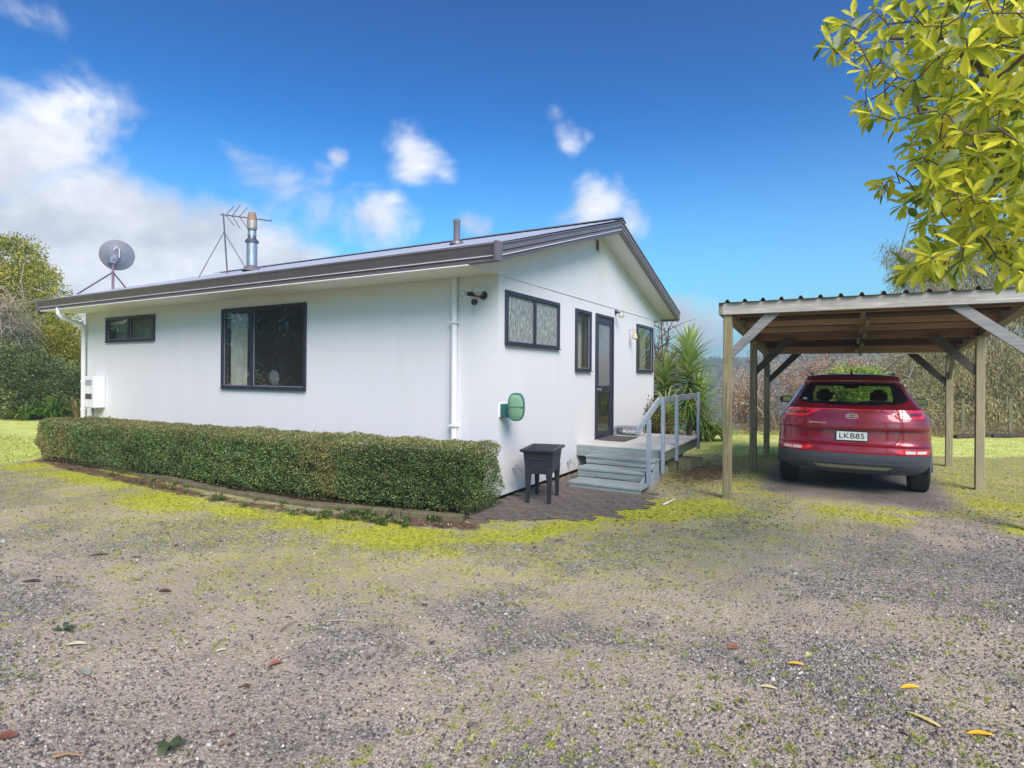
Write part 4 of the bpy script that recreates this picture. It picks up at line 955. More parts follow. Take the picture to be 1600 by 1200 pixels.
mossc = t.ramp(t.noise(v, 22, 5, .7), [(.28, lin(104, 92, 50)), (.42, lin(150, 146, 44)), (.55, lin(182, 190, 46)), (.72, lin(206, 218, 84))])
mf = t.math('ADD', t.math('MULTIPLY', am, 1.42), t.math('MULTIPLY', t.math('SUBTRACT', t.math('ADD', t.math('MULTIPLY', t.noise(v, 4, 10, .82), .6), t.math('MULTIPLY', t.noise(v, 38, 5, .75), .4)), .56), 4.2))
mf = t.ramp(mf, [(.22, (0,)*3), (1.15, (.92,)*3)])
mf = t.math('MULTIPLY', mf, t.ramp(am, [(.02, (0,)*3), (.12, (1,)*3)]))
col = t.mix(mf, col, mossc)
litc = t.ramp(t.noise(v, 30, 6, .8), [(.3, lin(52, 42, 34)), (.5, lin(96, 78, 62)), (.7, lin(140, 112, 88))])
lf = t.ramp(t.math('ADD', ai, t.math('MULTIPLY', t.math('SUBTRACT', t.noise(v, 7, 7, .75), .5), 1.6)), [(.35, (0,)*3), (.7, (1,)*3)])
col = t.mix(lf, col, litc)
lawnc = t.ramp(t.noise(v, 1.6, 8, .75), [(.3, lin(162, 168, 84)), (.5, lin(194, 204, 108)), (.7, lin(220, 222, 146))])
gf = t.ramp(t.math('ADD', t.math('MULTIPLY', al_, 1.3), t.math('MULTIPLY', t.math('SUBTRACT', t.noise(v, 6, 7, .75), .62), 1.4)), [(.3, (0,)*3), (.65, (1,)*3)])
col = t.mix(gf, col, lawnc)
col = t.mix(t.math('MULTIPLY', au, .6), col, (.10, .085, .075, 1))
t.set(Base_Color=col, Roughness=.92); t.b.inputs['Specular IOR Level'].default_value = .2
hh = t.math('ADD', t.math('MULTIPLY', vor.outputs['Distance'], -1.0), t.math('MULTIPLY', vor2.outputs['Distance'], -.8))
hh = t.math('ADD', hh, t.math('MULTIPLY', fine, .8)); t.bump(hh, .55, .012)
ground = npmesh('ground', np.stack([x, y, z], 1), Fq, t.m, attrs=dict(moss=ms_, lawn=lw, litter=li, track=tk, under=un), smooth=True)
tag(ground, kind='structure')
def hz_(p): return height(p[:, 0], p[:, 1])
def scatter(n, px0=-250, px1=1850, py0=690, py1=1215):
    px = RNG.uniform(px0, px1, n); py = RNG.uniform(py0, py1, n)
    P = np.array([[*onZ(a, b)] for a, b in zip(px, py)]); P[:, 2] = hz_(P); return P
def outside(P):
    x, y = P[:, 0], P[:, 1]
    return ~(((x < XW+.02) & (y > YF)) | ((x < -3.55) & (x > -12.8) & (y > 4.95) & (y < 6.2)) | ((x > XW) & (x < DX1) & (y > 7.3) & (y < 11.1)))
# loose stones
P = scatter(120000, py0=790); mk = masks(P[:, 0], P[:, 1]); keep = outside(P) & (RNG.random(len(P)) > np.maximum(mk[0]*1.1, mk[1])) & (RNG.random(len(P)) > .35*mk[3]) & (RNG.random(len(P)) < .25+1.3*fbm(P[:, 0], P[:, 1], 2.2, 31)**1.2)
P = P[keep]; N = len(P); d = np.hypot(P[:, 0], P[:, 1])
s_ = (.003+.0075*RNG.random(N)**2.4)*(1+.06*np.clip(d-3, 0, 6)); big_ = RNG.random(N) < .012; s_[big_] *= 1.9
a = RNG.uniform(0, 6.28, (N, 1))+np.array([[0, 1.57, 3.14, 4.71]])+RNG.normal(size=(N, 4))*.25
rb = s_[:, None]*RNG.uniform(.8, 1.35, (N, 4)); el = RNG.uniform(.6, 1, (N, 1)); rot = RNG.uniform(0, 3.14, (N, 1))
def ringv(r, hgt, sc=1.0):
    X, Y = r*np.cos(a)*sc, r*np.sin(a)*el*sc; xr = X*np.cos(rot)-Y*np.sin(rot); yr = X*np.sin(rot)+Y*np.cos(rot)
    return np.stack([P[:, :1]+xr, P[:, 1:2]+yr, P[:, 2:3]+hgt], -1)
V = np.concatenate([ringv(rb, np.full((N, 4), -.002)), ringv(rb, s_[:, None]*RNG.uniform(.45, 1.0, (N, 4)), .68)], 1)
Fs = np.array([[0, 1, 5], [0, 5, 4], [1, 2, 6], [1, 6, 5], [2, 3, 7], [2, 7, 6], [3, 0, 4], [3, 4, 7], [4, 5, 6], [4, 6, 7]])
t = NT('loose_stone'); t.set(Base_Color=t.ramp(t.attr('rnd'), [(0, lin(56, 55, 53)), (.35, lin(100, 97, 93)), (.8, lin(142, 137, 129)), (.97, lin(166, 163, 150)), (1, lin(196, 192, 176))]), Roughness=.8)
tag(npmesh('gravel', V.reshape(-1, 3), (Fs[None]+(np.arange(N)*8)[:, None, None]).reshape(-1, 3), t.m, attr=np.repeat(RNG.random(N), 8)), kind='stuff')
# moss and short grass blades
M_MOSSB = leafmat('moss_blade', [(0, lin(88, 104, 34)), (.3, lin(140, 150, 36)), (.6, lin(186, 192, 46)), (.85, lin(214, 218, 84)), (1, lin(150, 124, 60))], .3, .7, .2)
M_GRASSB = leafmat('grass_blade', [(0, lin(120, 138, 56)), (.5, lin(164, 182, 80)), (.85, lin(196, 208, 108)), (1, lin(206, 196, 130))], .3, .7, .2)
P = scatter(170000, py0=695, py1=1000); mk = masks(P[:, 0], P[:, 1]); q = mk[0]+.9*(fbm(P[:, 0], P[:, 1], 5, 8)-.6)
P = P[outside(P) & (q > .36+.35*RNG.random(len(P))) & (mk[1] < .7) & (mk[2] < .8)]
def blades(P, lo, hi, wd):
    N = len(P); D = unit(np.stack([RNG.normal(size=N)*.7, RNG.normal(size=N)*.7, np.ones(N)*.8], 1)); dd = np.hypot(P[:, 0], P[:, 1])
    return leaves(P, D, RNG.uniform(lo, hi, N), wd*(.6+dd*.12), shape='blade', droop=.2)
P = P[fbm(P[:, 0], P[:, 1], 9, 71, 2) > .38]; V, F_, ix = blades(P, .012, .048, .0038); tag(npmesh('moss', V, F_, M_MOSSB, attr=RNG.random(len(P))[ix]), kind='stuff')
P = scatter(120000, py0=640, py1=900); P2 = scatter(40000, px0=-400, px1=140, py0=648, py1=760); P = np.concatenate([P, P2]); mk = masks(P[:, 0], P[:, 1]); P = P[outside(P) & (mk[1] > .4+.4*RNG.random(len(P)))]
V, F_, ix = blades(P, .012, .045, .005); tag(npmesh('lawn_grass', V, F_, M_GRASSB, attr=RNG.random(len(P))[ix]), kind='stuff')
# small weeds in the gravel: star shaped tufts
P = scatter(3000, py0=850); T = []
for p in P:
    if not outside(p[None])[0] or RNG.random() > .85: continue
    if fbm(np.array([p[0]]), np.array([p[1]]), .8, 44)[0] < .40: continue
    k = RNG.integers(8, 26); r = RNG.uniform(.005, .019); c0 = p+np.concatenate([RNG.normal(size=(k, 2))*r*.6, np.zeros((k, 1))], 1)
    an = RNG.uniform(0, 6.28, k); D = unit(np.stack([np.cos(an), np.sin(an), RNG.uniform(.2, 1.1, k)], 1))
    V, F_, ix = leaves(c0, D, RNG.uniform(.5, 1.2, k)*r*1.3, r*.22, shape='diamond', droop=.15, fold=.1); T.append((V, F_, RNG.random(k)[ix]*.8))
V, F_, A = cat(T); tag(npmesh('weed_tufts', V, F_, leafmat('weed_leaf', [(0, lin(140, 156, 42)), (.5, lin(192, 204, 64)), (1, lin(218, 220, 100))], .3, .6, .2), attr=A), kind='stuff')
# litter of dead leaf scraps and twiglets
P = np.concatenate([scatter(2200, py0=800), scatter(9000, px0=960, px1=1240, py0=690, py1=830), scatter(2600, px0=150, px1=900, py0=740, py1=830), scatter(3500, px0=1450, px1=1700, py0=700, py1=860)]); mk = masks(P[:, 0], P[:, 1])
P = P[outside(P) & (RNG.random(len(P)) < .12+mk[2])]; N = len(P); an = RNG.uniform(0, 6.28, N); P[:, 2] += .004
D = unit(np.stack([np.cos(an), np.sin(an), RNG.normal(size=N)*.25], 1)); V, F_, ix = leaves(P, D, RNG.uniform(.015, .055, N), RNG.uniform(.006, .022, N), up=np.array([0, 0, 1.]), fold=.3, droop=.1)
tag(npmesh('leaf_litter', V, F_, leafmat('dead_leaf', [(0, lin(66, 46, 36)), (.5, lin(120, 84, 62)), (.85, lin(160, 128, 96)), (1, lin(196, 176, 140))], .1, .8, .2), attr=RNG.random(N)[ix]), kind='stuff')
# ---------------------------------------------------------------- brick paving by the tub
M_PAV = simple('dark_paver', lin(94, 86, 80), .9, vary=.35, scale=9, bump=.5)
M_PAVM = simple('mossy_paver', lin(100, 94, 78), .95, vary=.3, scale=14, bump=.5)
pav = thing('brick_paving', 'patch of dark worn brick paving between the house wall and the steps', 'paving', (-3.0, 6.5, 0))
poly = [(-3.775, 5.3), (-3.3, 5.15), (-2.75, 5.42), (-2.25, 6.0), (-2.0, 6.75), (-2.05, 7.45), (-2.3, 7.9), (-3.775, 8.9)]
def inside(x, y, P):
    c_ = False; j = len(P)-1
    for i in range(len(P)):
        if (P[i][1] > y) != (P[j][1] > y) and x < (P[j][0]-P[i][0])*(y-P[i][1])/(P[j][1]-P[i][1])+P[i][0]: c_ = not c_
        j = i
    return c_
bms = []
for k in range(5):
    o = MB().box(-.113, .113, -.055, .055, -.02, 0).build('brick', M_PAV if k else M_PAVM, None, bevel=.006); bms.append(o.data); bpy.data.objects.remove(o)
m0 = pav.location
r = 0; yy = 5.2
while yy < 8.8:
    xx = XW+.13+(.118 if r % 2 else 0)
    while xx < -1.9:
        jx, jy = RNG.normal()*.003, RNG.normal()*.003
        if inside(xx, yy, poly) and (all(inside(xx+dx_, yy+dy_, poly) for dx_, dy_ in ((.17, 0), (0, -.15), (.1, -.12))) or RNG.random() < .4 or xx < XW+.3) and xx-.113 > XW+.004 and not (yy > 7.4 and xx < -2.4 and yy > 8.7):
            o = bpy.data.objects.new('brick', bms[int(RNG.integers(0, 5))]); link(o, pav)
            o.location = (xx+jx-m0.x, yy+jy-m0.y, .016+RNG.normal()*.003); o.rotation_euler = (RNG.normal()*.012, RNG.normal()*.012, RNG.normal()*.02)
        xx += .236
    yy += .119; r += 1
tag(MB().prism([(XW+.003, 5.42), (-3.4, 5.3), (-2.85, 5.58), (-2.4, 6.1), (-2.17, 6.8), (-2.2, 7.4), (-2.45, 7.85), (-2.5, 8.9), (XW+.003, 8.95)], -.05, .004, 'z').build('paving_bed', simple('joint_soil', lin(74, 70, 50), .95, vary=.4, scale=20, bump=.6), None), kind='structure')
# curved edging of concrete pieces in front of the hedge
eg = thing('garden_edging', 'curved row of mossy concrete edging pieces in front of the hedge', 'edging', (-8, 4.7, 0))
M_EDG = simple('mossy_concrete', lin(96, 90, 66), .95, vary=.35, scale=10, bump=.5)
acc_ = 0; last = L_edge[0]; k = 0
pts_ = [L_edge[0]]
for p in L_edge[1:]:
    if np.linalg.norm(p-pts_[-1]) > .33: pts_.append(p)
for a_, b_ in zip(pts_[:-1], pts_[1:]):
    d_ = (b_-a_)/np.linalg.norm(b_-a_); jz = RNG.normal()*.008; nrm = np.array([-d_[1], d_[0]])*(.10 + RNG.normal()*.01)
    A = [a_+d_*.006, b_-d_*.006, b_-d_*.006+nrm, a_+d_*.006+nrm]
    MB().hexa([(*q, -.05) for q in A]+[(*A[0], .055+jz), (*A[1], .055+jz+RNG.normal()*.004), (*A[2], .06+jz), (*A[3], .06+jz)]).build('edging_stone', M_EDG, eg, bevel=.01)
# ================================================================ HEDGE
hd_ = thing('box_hedge', 'long low clipped box hedge with brown patches along the white wall', 'hedge', (-8, 5.4, 0))
hf = lambda x: np.interp(x, [-12.95, -12.6, -12.2, -11, -8, -5, -3.55], [5.0, 4.72, 4.62, 4.62, 4.70, 4.88, 5.16])
hb = lambda x: np.interp(x, [-12.9, -12.4, -5, -3.5], [5.5, 5.62, 5.70, 5.86])
hh_ = lambda x: np.interp(x, [-12.9, -8, -3.5], [.70, .74, .775])
T = []
def hedge_face(n, kind):
    if kind == 'front': x = RNG.uniform(-12.72, -3.52, n); z = RNG.uniform(.03, 1, n)**.85*hh_(x); y = hf(x); Nn = np.tile([0, -1., .1], (n, 1))
    elif kind == 'top': x = RNG.uniform(-12.68, -3.52, n); v_ = RNG.random(n); y = hf(x)+(hb(x)-hf(x))*v_; z = hh_(x); Nn = np.tile([0, -.1, 1.], (n, 1))
    elif kind == 'endR': v_ = RNG.random(n); x = np.full(n, -3.52); y = 5.16+.68*v_; z = RNG.uniform(.03, 1, n)*.775; Nn = np.tile([1., -.1, .1], (n, 1))
    elif kind == 'endL': v_ = RNG.random(n); x = np.full(n, -12.72); y = 4.85+.6*v_; z = RNG.uniform(.03, 1, n)*.7; Nn = np.tile([-1., -.1, .1], (n, 1))
    else: x = RNG.uniform(-12.8, -3.6, n); z = RNG.uniform(.03, 1, n)*hh_(x); y = hb(x); Nn = np.tile([0, 1., .1], (n, 1))
    lump = (fbm(x*1.0+z*.7, y*1.3+z*1.9, 3.0, 12)-.5)*.17+(fbm(x+z, y-z*1.3, 9, 13)-.5)*.10
    # rounded shoulders and tucked-in foot
    foot = .10*sstep(.16, .0, z) if kind != 'top' else 0
    shoulder = .05*sstep(.6, .775, z) if kind != 'top' else 0
    off = lump-foot-shoulder-RNG.random(n)**2*.09
    if kind == 'top': off = off*.5-.05*np.maximum(sstep(hf(x)+.09, hf(x), y), sstep(-3.62, -3.52, x))+(fbm(x, y, .9, 77)-.5)*.03
    Pp = np.stack([x, y, z], 1)+Nn*np.asarray(off)[:, None]
    if kind == 'front': Pp[:, 0] += 0
    D = unit(Nn+RNG.normal(size=(n, 3))*.75); D[:, 2] += .2; D = unit(D)
    brown = sstep(.52, .66, fbm(x+z*.3, z*.5+y, 1.7, 66))*.95
    if kind == 'top': brown = .62+.5*fbm(x, y, 3, 5)
    brown = np.maximum(brown, .0)
    rn = RNG.random(n)*.62+.04
    sel = RNG.random(n) < brown*.5; rn[sel] = RNG.uniform(.72, 1, sel.sum())
    if kind == 'front':
        gap = (np.hypot((x+4.62)/.13, (z-.30)/.17) < 1); keep = np.ones(n, bool)
    else: keep = np.ones(n, bool)
    keep &= ~((z < .12) & (RNG.random(n) < .55))
    Pp, D, rn = Pp[keep], D[keep], rn[keep]; m_ = len(Pp)
    V, F_, ix = leaves(Pp, D, RNG.uniform(.014, .026, m_), RNG.uniform(.010, .017, m_), fold=.2, shape='diamond')
    T.append((V, F_, rn[ix]))
for k_, n_ in (('front', 82000), ('top', 62000), ('endR', 8000), ('endL', 3500), ('back', 14000)): hedge_face(n_, k_)
M_HEDGE = leafmat('box_leaf', [(0, lin(54, 76, 44)), (.3, lin(90, 118, 64)), (.55, lin(136, 162, 90)), (.68, lin(186, 200, 126)), (.74, lin(136, 116, 72)), (.88, lin(166, 138, 88)), (1, lin(190, 166, 108))], .25, .38, .5)
V, F_, A = cat(T); npmesh('foliage', V, F_, M_HEDGE, hd_, attr=A)
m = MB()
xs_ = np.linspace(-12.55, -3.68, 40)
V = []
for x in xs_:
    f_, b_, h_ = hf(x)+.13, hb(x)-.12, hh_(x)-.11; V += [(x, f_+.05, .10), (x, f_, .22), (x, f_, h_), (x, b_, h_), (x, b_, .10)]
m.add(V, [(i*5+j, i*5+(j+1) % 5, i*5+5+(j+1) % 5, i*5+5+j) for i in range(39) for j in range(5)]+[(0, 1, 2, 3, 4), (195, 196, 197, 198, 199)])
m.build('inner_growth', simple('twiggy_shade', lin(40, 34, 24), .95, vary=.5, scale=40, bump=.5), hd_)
M_HST = simple('hedge_stem', lin(96, 78, 58), .9)
for i in range(40):
    x = RNG.uniform(-12.5, -3.7); y = float(hf(x))+RNG.uniform(.12, .35); MB().tube([(x, y, -.02), (x+RNG.normal()*.03, y+RNG.normal()*.03, .25)], .012, 5).build('stem', M_HST, hd_)
# small leafy weeds along the edging
T = []
for px in np.concatenate([RNG.uniform(110, 700, 60), RNG.uniform(500, 640, 45)]):
    py = np.interp(px, [85, 230, 470, 600, 700], [722, 755, 800, 812, 820])+RNG.uniform(-8, 10); p = onZ(px, py); k = 26
    D = unit(np.stack([RNG.normal(size=k), RNG.normal(size=k), RNG.uniform(.3, 1.3, k)], 1)); s2 = RNG.uniform(.02, .05)
    V, F_, ix = leaves(p+D*s2*RNG.random((k, 1)), D, s2*.8, s2*.4, up=np.array([0, 0, 1.])); T.append((V, F_, RNG.random(k)[ix]))
V, F_, A = cat(T); tag(npmesh('edging_weeds', V, F_, leafmat('edging_weed_leaf', [(0, lin(64, 96, 40)), (1, lin(124, 150, 74))]), attr=A), kind='stuff')
# ================================================================ FALLEN LEAVES AND STICKS
def fallen(px, py, L_, wd, ang, col, label, curl=.0045):
    p = onZ(px, py); p[2] = height(np.array([p[0]]), np.array([p[1]]))[0]+.006; m = MB(); V = []; n = 9
    for i in range(n):
        u = i/(n-1); w_ = wd*.5*math.sin(math.pi*(u*.92+.03))**.8+.0008; z = curl*math.sin(u*3.1)+curl*.6*u
        for s2 in (-1, 0, 1): V.append(((u-.5)*L_, s2*w_, z+(abs(s2)*w_*.35)))
    for i in range(n): V.append((V[i*3][0], 0, V[i*3+1][2]-.0012))
    m.add(V, [(i*3+j, i*3+j+1, i*3+j+4, i*3+j+3) for i in range(n-1) for j in (0, 1)])
    o = m.build('fallen_leaf', simple('fallen_'+str(col[0])+'_'+str(col[1]), lin(*col), .6, vary=.22, scale=30), None, smooth='all')
    o.location = p; o.rotation_euler = (RNG.normal()*.1, 0, ang+YAW); tag(o, label, 'fallen leaf', 'fallen leaves on the driveway')
for a_ in [(1243, 1041, .085, .026, -.3, (222, 178, 60), 'bright yellow leaf, smallest of the three saturated yellow ones on the gravel'),
           (1200, 1077, .085, .026, -.35, (206, 196, 140), 'pale cream leaf with a thin stalk lying left of the brightest yellow leaves'),
           (1422, 1078, .10, .030, .05, (228, 184, 44), 'bright yellow leaf lying flat in the middle right of the gravel'),
           (1443, 1128, .145, .026, -1.05, (206, 186, 112), 'longest leaf, dull yellow, pointing towards the camera at the lower right'),
           (1532, 1152, .11, .034, -.15, (226, 178, 44), 'bright yellow leaf nearest the lower right corner of the driveway'),
           (1265, 1028, .05, .04, .4, (186, 190, 120), 'small pale green leaf just beyond the bright yellow leaf'),
           (118, 1010, .11, .034, .15, (196, 196, 160), 'pale silvery leaf at the left below the green sprig'),
           (133, 1053, .085, .038, -.5, (134, 148, 134), 'grey-green oval leaf at the lower left'),
           (50, 911, .12, .04, .1, (84, 64, 52), 'dark brown curled leaf at the left edge of the driveway'),
           (155, 869, .15, .035, .3, (92, 78, 66), 'long grey-brown leaf at the left of the driveway, farthest of the brown ones'),
           (257, 926, .10, .04, -.1, (96, 66, 44), 'brown crumpled leaf left of the middle of the driveway'),
           (430, 1037, .07, .05, .6, (150, 104, 78), 'small rust-orange leaf on the left half of the gravel'),
           (345, 1016, .06, .02, .5, (206, 194, 150), 'small straw-coloured leaf left of the rust-orange leaf'),
           (8, 1155, .09, .05, .2, (112, 70, 52), 'reddish brown leaf at the lower left corner'),
           (1146, 1015, .07, .05, .1, (128, 84, 72), 'small reddish brown leaf right of the driveway middle'),
           (212, 872, .11, .02, -.2, (74, 72, 66), 'narrow dark leaf behind the brown ones at the left')]: fallen(*a_)
def sprig(px, py, label, k=4):
    p = onZ(px, py); t_ = thing('leafy_sprig', label, 'sprig', tuple(p))
    for i in range(k):
        a = RNG.uniform(0, 6.28); L_ = RNG.uniform(.06, .09); m = MB(); V = []
        for j in range(7):
            u = j/6; w_ = .016*math.sin(math.pi*(u*.9+.05)); r_ = u*L_
            for s2 in (-1, 0, 1): V.append((p[0]+r_*math.cos(a)-s2*w_*math.sin(a), p[1]+r_*math.sin(a)+s2*w_*math.cos(a), p[2]+.012+.03*math.sin(u*2.6)*(1 if i % 2 else .4)))
        m.add(V, [(j*3+q, j*3+q+1, j*3+q+4, j*3+q+3) for j in range(6) for q in (0, 1)]).build('leaf', simple('sprig_green', lin(70, 84, 50), .5, vary=.3) if 'sprig_green' not in bpy.data.materials else bpy.data.materials['sprig_green'], t_, smooth='all')
    MB().tube([p+np.array([-.06, 0, .006]), p+np.array([.06, .02, .01])], .003, 5).build('twig', simple('sprig_twig', lin(90, 80, 56)), t_)
sprig(100, 988, 'dark green leafy sprig lying on the gravel at the left'); sprig(266, 1172, 'dark green leafy sprig beside a weed tuft at the bottom edge', 5)
def stick(pa, pb, r, col, label):
    a, b = onZ(*pa), onZ(*pb); a[2] = b[2] = .012; m_ = (a+b)/2+np.array([RNG.normal()*.01, RNG.normal()*.01, .008])
    o = MB().tube([a, m_, b], r, 6, r1=r*.5).build('stick', simple('stick_%d' % col[0], lin(*col), .8), None); tag(o, label, 'stick', 'sticks on the driveway')
stick((509, 973), (562, 974), .0045, (158, 146, 128), 'thin straight pale stick lying level in the middle of the gravel')
stick((612, 1030), (635, 1014), .005, (130, 108, 84), 'short brown stick lying aslant in front of the middle of the driveway')
stick((438, 988), (465, 973), .006, (134, 116, 92), 'bent brown stick left of the thin straight pale stick')
stick((82, 1187), (132, 1185), .008, (146, 116, 84), 'thick tan stick at the lower left edge of the picture')
stick((1168, 1057), (1182, 1072), .003, (92, 78, 66), 'very thin dark twig beside the pale cream leaf')
stick((1036, 790), (1054, 781), .014, (222, 214, 196), 'short white stick on the moss in front of the carport post')
stick((868, 847), (880, 846), .008, (92, 72, 56), 'dark brown stick on the yellow moss in front of the hedge end')
# ================================================================ VEGETATION
def crown(blobs, n, L_, Wd, clump=.28, per=22, hang=0., out=.6, shape='diamond', droop=.1, shell=.5, gapseed=0, gap=.0):
    vol = np.array([b[1][0]*b[1][1]*b[1][2] for b in blobs])**.72; pr_ = vol/vol.sum(); nc = max(1, n//per)
    bi = RNG.choice(len(blobs), nc, p=pr_); C0 = np.array([b[0] for b in blobs])[bi]; R0 = np.array([b[1] for b in blobs])[bi]
    dr = unit(RNG.normal(size=(nc, 3))); rad = (shell+(1-shell)*RNG.random(nc)**.6)*(1+RNG.normal(size=nc)*.07)
    cc = C0+dr*R0*rad[:, None]; tone = RNG.random(nc)
    if gap: keep = fbm(cc[:, 0]*1.+cc[:, 2]*.7, cc[:, 1]+cc[:, 2]*1.3, .9, 50+gapseed, 3) > gap; cc, tone, dr = cc[keep], tone[keep], dr[keep]; nc = len(cc)
    P = np.repeat(cc, per, 0); N = len(P); of = unit(RNG.normal(size=(N, 3)))*(clump*RNG.random((N, 1))**.5*np.repeat(RNG.uniform(.6, 1.3, nc), per)[:, None]); P = P+of
    D = unit(np.repeat(dr, per, 0)*out+unit(of)*.6+RNG.normal(size=(N, 3))*.45+np.array([0, 0, -hang])); rn = np.clip(np.repeat(tone, per)*.65+RNG.random(N)*.35, 0, 1)
    k = P[:, 2] > .02 if True else None; P, D, rn = P[k], D[k], rn[k]; N = len(P)
    V, F_, ix = leaves(P, D, L_*RNG.uniform(.65, 1.2, N), Wd*RNG.uniform(.7, 1.2, N), shape=shape, droop=droop)
    return V, F_, rn[ix]
def limbs(m, base, tips, r, n=7, sag=0, wob=.12, side=3):
    base = Vector(base)
    for tp in tips:
        tp = Vector(tp); k = 6; pts = []
        for i in range(k): u = i/(k-1); q = base.lerp(tp, u); L_ = (tp-base).length; q += Vector((RNG.normal(), RNG.normal(), RNG.normal()))*wob*L_*.12*(0 < i < k-1); q.z += L_*.12*math.sin(u*math.pi); pts.append(q)
        m.tube(pts, [r*(1-.75*i/(k-1)) for i in range(k)], n)
        for s2 in range(side):
            a = pts[RNG.integers(2, k)]; d_ = Vector((RNG.normal(), RNG.normal(), RNG.normal()*.6+.3)).normalized()*(tp-base).length*.35
            m.tube([a, a+d_*.5+Vector((0, 0, .03)), a+d_], [r*.3, r*.2, r*.08], 5)
M_BARK = simple('bark_brown', lin(98, 84, 70), .9, vary=.35, scale=8, bump=.5)
M_BARKG = simple('bark_grey', lin(140, 130, 120), .9, vary=.3, scale=8, bump=.5)
def tree(name, label, cat_, base, blobs, n, L_, Wd, mat, trunk=.14, group=None, bark=None, **kw):
    base = np.array(base, dtype=float); t_ = thing(name, label, cat_, tuple(base), group=group)
    V, F_, A = crown(blobs, n, L_, Wd, **kw); npmesh('crown', V, F_, mat, t_, attr=A)
    m = MB(); tops = [b[0] for b in blobs]; mid = np.mean(tops, 0); fork = base*.65+mid*.35; fork[2] = min(base[2]+max(.3, (mid[2]-base[2])*.45), mid[2])
    m.tube([base-np.array([0, 0, .3]), base*.6+fork*.4, fork], [trunk*1.25, trunk, trunk*.8], 9)
    limbs(m, fork, tops, trunk*.55); m.build('trunk', bark or M_BARK, t_, smooth=True); return t_
def gb(px, d): p = atD(px, 600, d); p[2] = float(height(np.array([p[0]]), np.array([p[1]]))[0]); return p
def bl(px, py, d, r, rz=None): return (atD(px, py, d), (r, r, rz or r))
M_YG = leafmat('yellow_green_leaf', [(0, lin(100, 112, 42)), (.4, lin(160, 164, 52)), (.75, lin(206, 198, 66)), (1, lin(226, 212, 96))])
M_DG = leafmat('camellia_leaf', [(0, lin(60, 76, 42)), (.5, lin(108, 128, 68)), (.85, lin(156, 170, 104)), (1, lin(194, 198, 140))], .25, .4, .4)
M_OL = leafmat('gum_leaf', [(0, lin(98, 98, 66)), (.4, lin(156, 150, 100)), (.75, lin(198, 186, 134)), (.92, lin(222, 206, 158)), (1, lin(204, 150, 102))], .25, .5, .35)
M_RU = leafmat('russet_leaf', [(0, lin(140, 100, 78)), (.45, lin(198, 152, 122)), (.8, lin(228, 196, 164)), (1, lin(204, 198, 140))], .25, .6, .3)
M_LG = leafmat('lime_leaf', [(0, lin(110, 140, 56)), (.5, lin(172, 196, 80)), (1, lin(218, 228, 120))], .35, .4, .4)
M_GG = leafmat('grey_green_leaf', [(0, lin(116, 120, 92)), (.6, lin(158, 160, 128)), (1, lin(190, 188, 156))], .25, .6)
# left garden
tree('broadleaf_tree', 'tall yellow-green tree at the far left behind the tangled bare branches', 'tree', gb(10, 24), [bl(-60, 470, 24, 2.3), bl(0, 430, 24, 1.7), bl(45, 455, 23.5, 1.3), bl(-20, 530, 23, 2.3), bl(62, 500, 23, 1.15), bl(20, 410, 24, 1.0), bl(-130, 440, 25, 2.6)], 60000, .13, .065, M_YG, .22, clump=.3, hang=.2)
tree('broadleaf_shrub', 'bright yellow-green shrub rising behind the corner downpipe', 'shrub', gb(110, 22.5), [bl(100, 545, 22, 1.05), bl(128, 575, 22, 1.0), bl(85, 590, 22, 1.15), bl(140, 610, 22, 1.0), bl(70, 530, 22, .9)], 30000, .10, .05, M_YG, .1, clump=.25)
tree('camellia_bush', 'dense dark glossy green bush at the left edge of the lawn', 'bush', gb(30, 19.5), [bl(-40, 590, 19.5, 1.5), bl(15, 590, 19.3, 1.25), bl(60, 600, 19.3, 1.1), bl(95, 620, 19.3, .75), bl(105, 595, 19.5, .6), bl(30, 625, 19, .8), bl(-100, 580, 19.5, 1.6)], 60000, .085, .042, M_DG, .12, clump=.2)
tt = thing('tangled_tree', 'tangle of bare grey-brown branches with sparse grey leaves at the far left', 'tree', tuple(gb(10, 20.5)))
m = MB(); cb = atD(-15, 500, 20.5)
for i in range(420):
    a = cb+RNG.normal(size=3)*np.array([.9, .5, .6]); d_ = unit(RNG.normal(size=3)*np.array([1, .8, .7])+np.array([.7, 0, -.1])); L_ = RNG.uniform(.5, 1.3); b = a+d_*L_*.55+np.array([0, 0, .1]); c_ = a+d_*L_+np.array([0, 0, -.12*L_])
    m.tube([a, b, c_], [.011, .008, .003], 4, caps=False)
m.tube([gb(-10, 20.5), cb], .12, 8, r1=.06); m.build('branches', simple('bare_twig', lin(176, 160, 144), .9), tt)
V, F_, A = crown([(atD(0, 535, 20.2), (1.5, .9, .6)), (atD(20, 505, 20.3), (1.0, .7, .6)), (cb, (1.3, .7, .8))], 11000, .12, .02, clump=.3, hang=.5, shell=.2); npmesh('foliage', V, F_, M_GG, tt, attr=A)
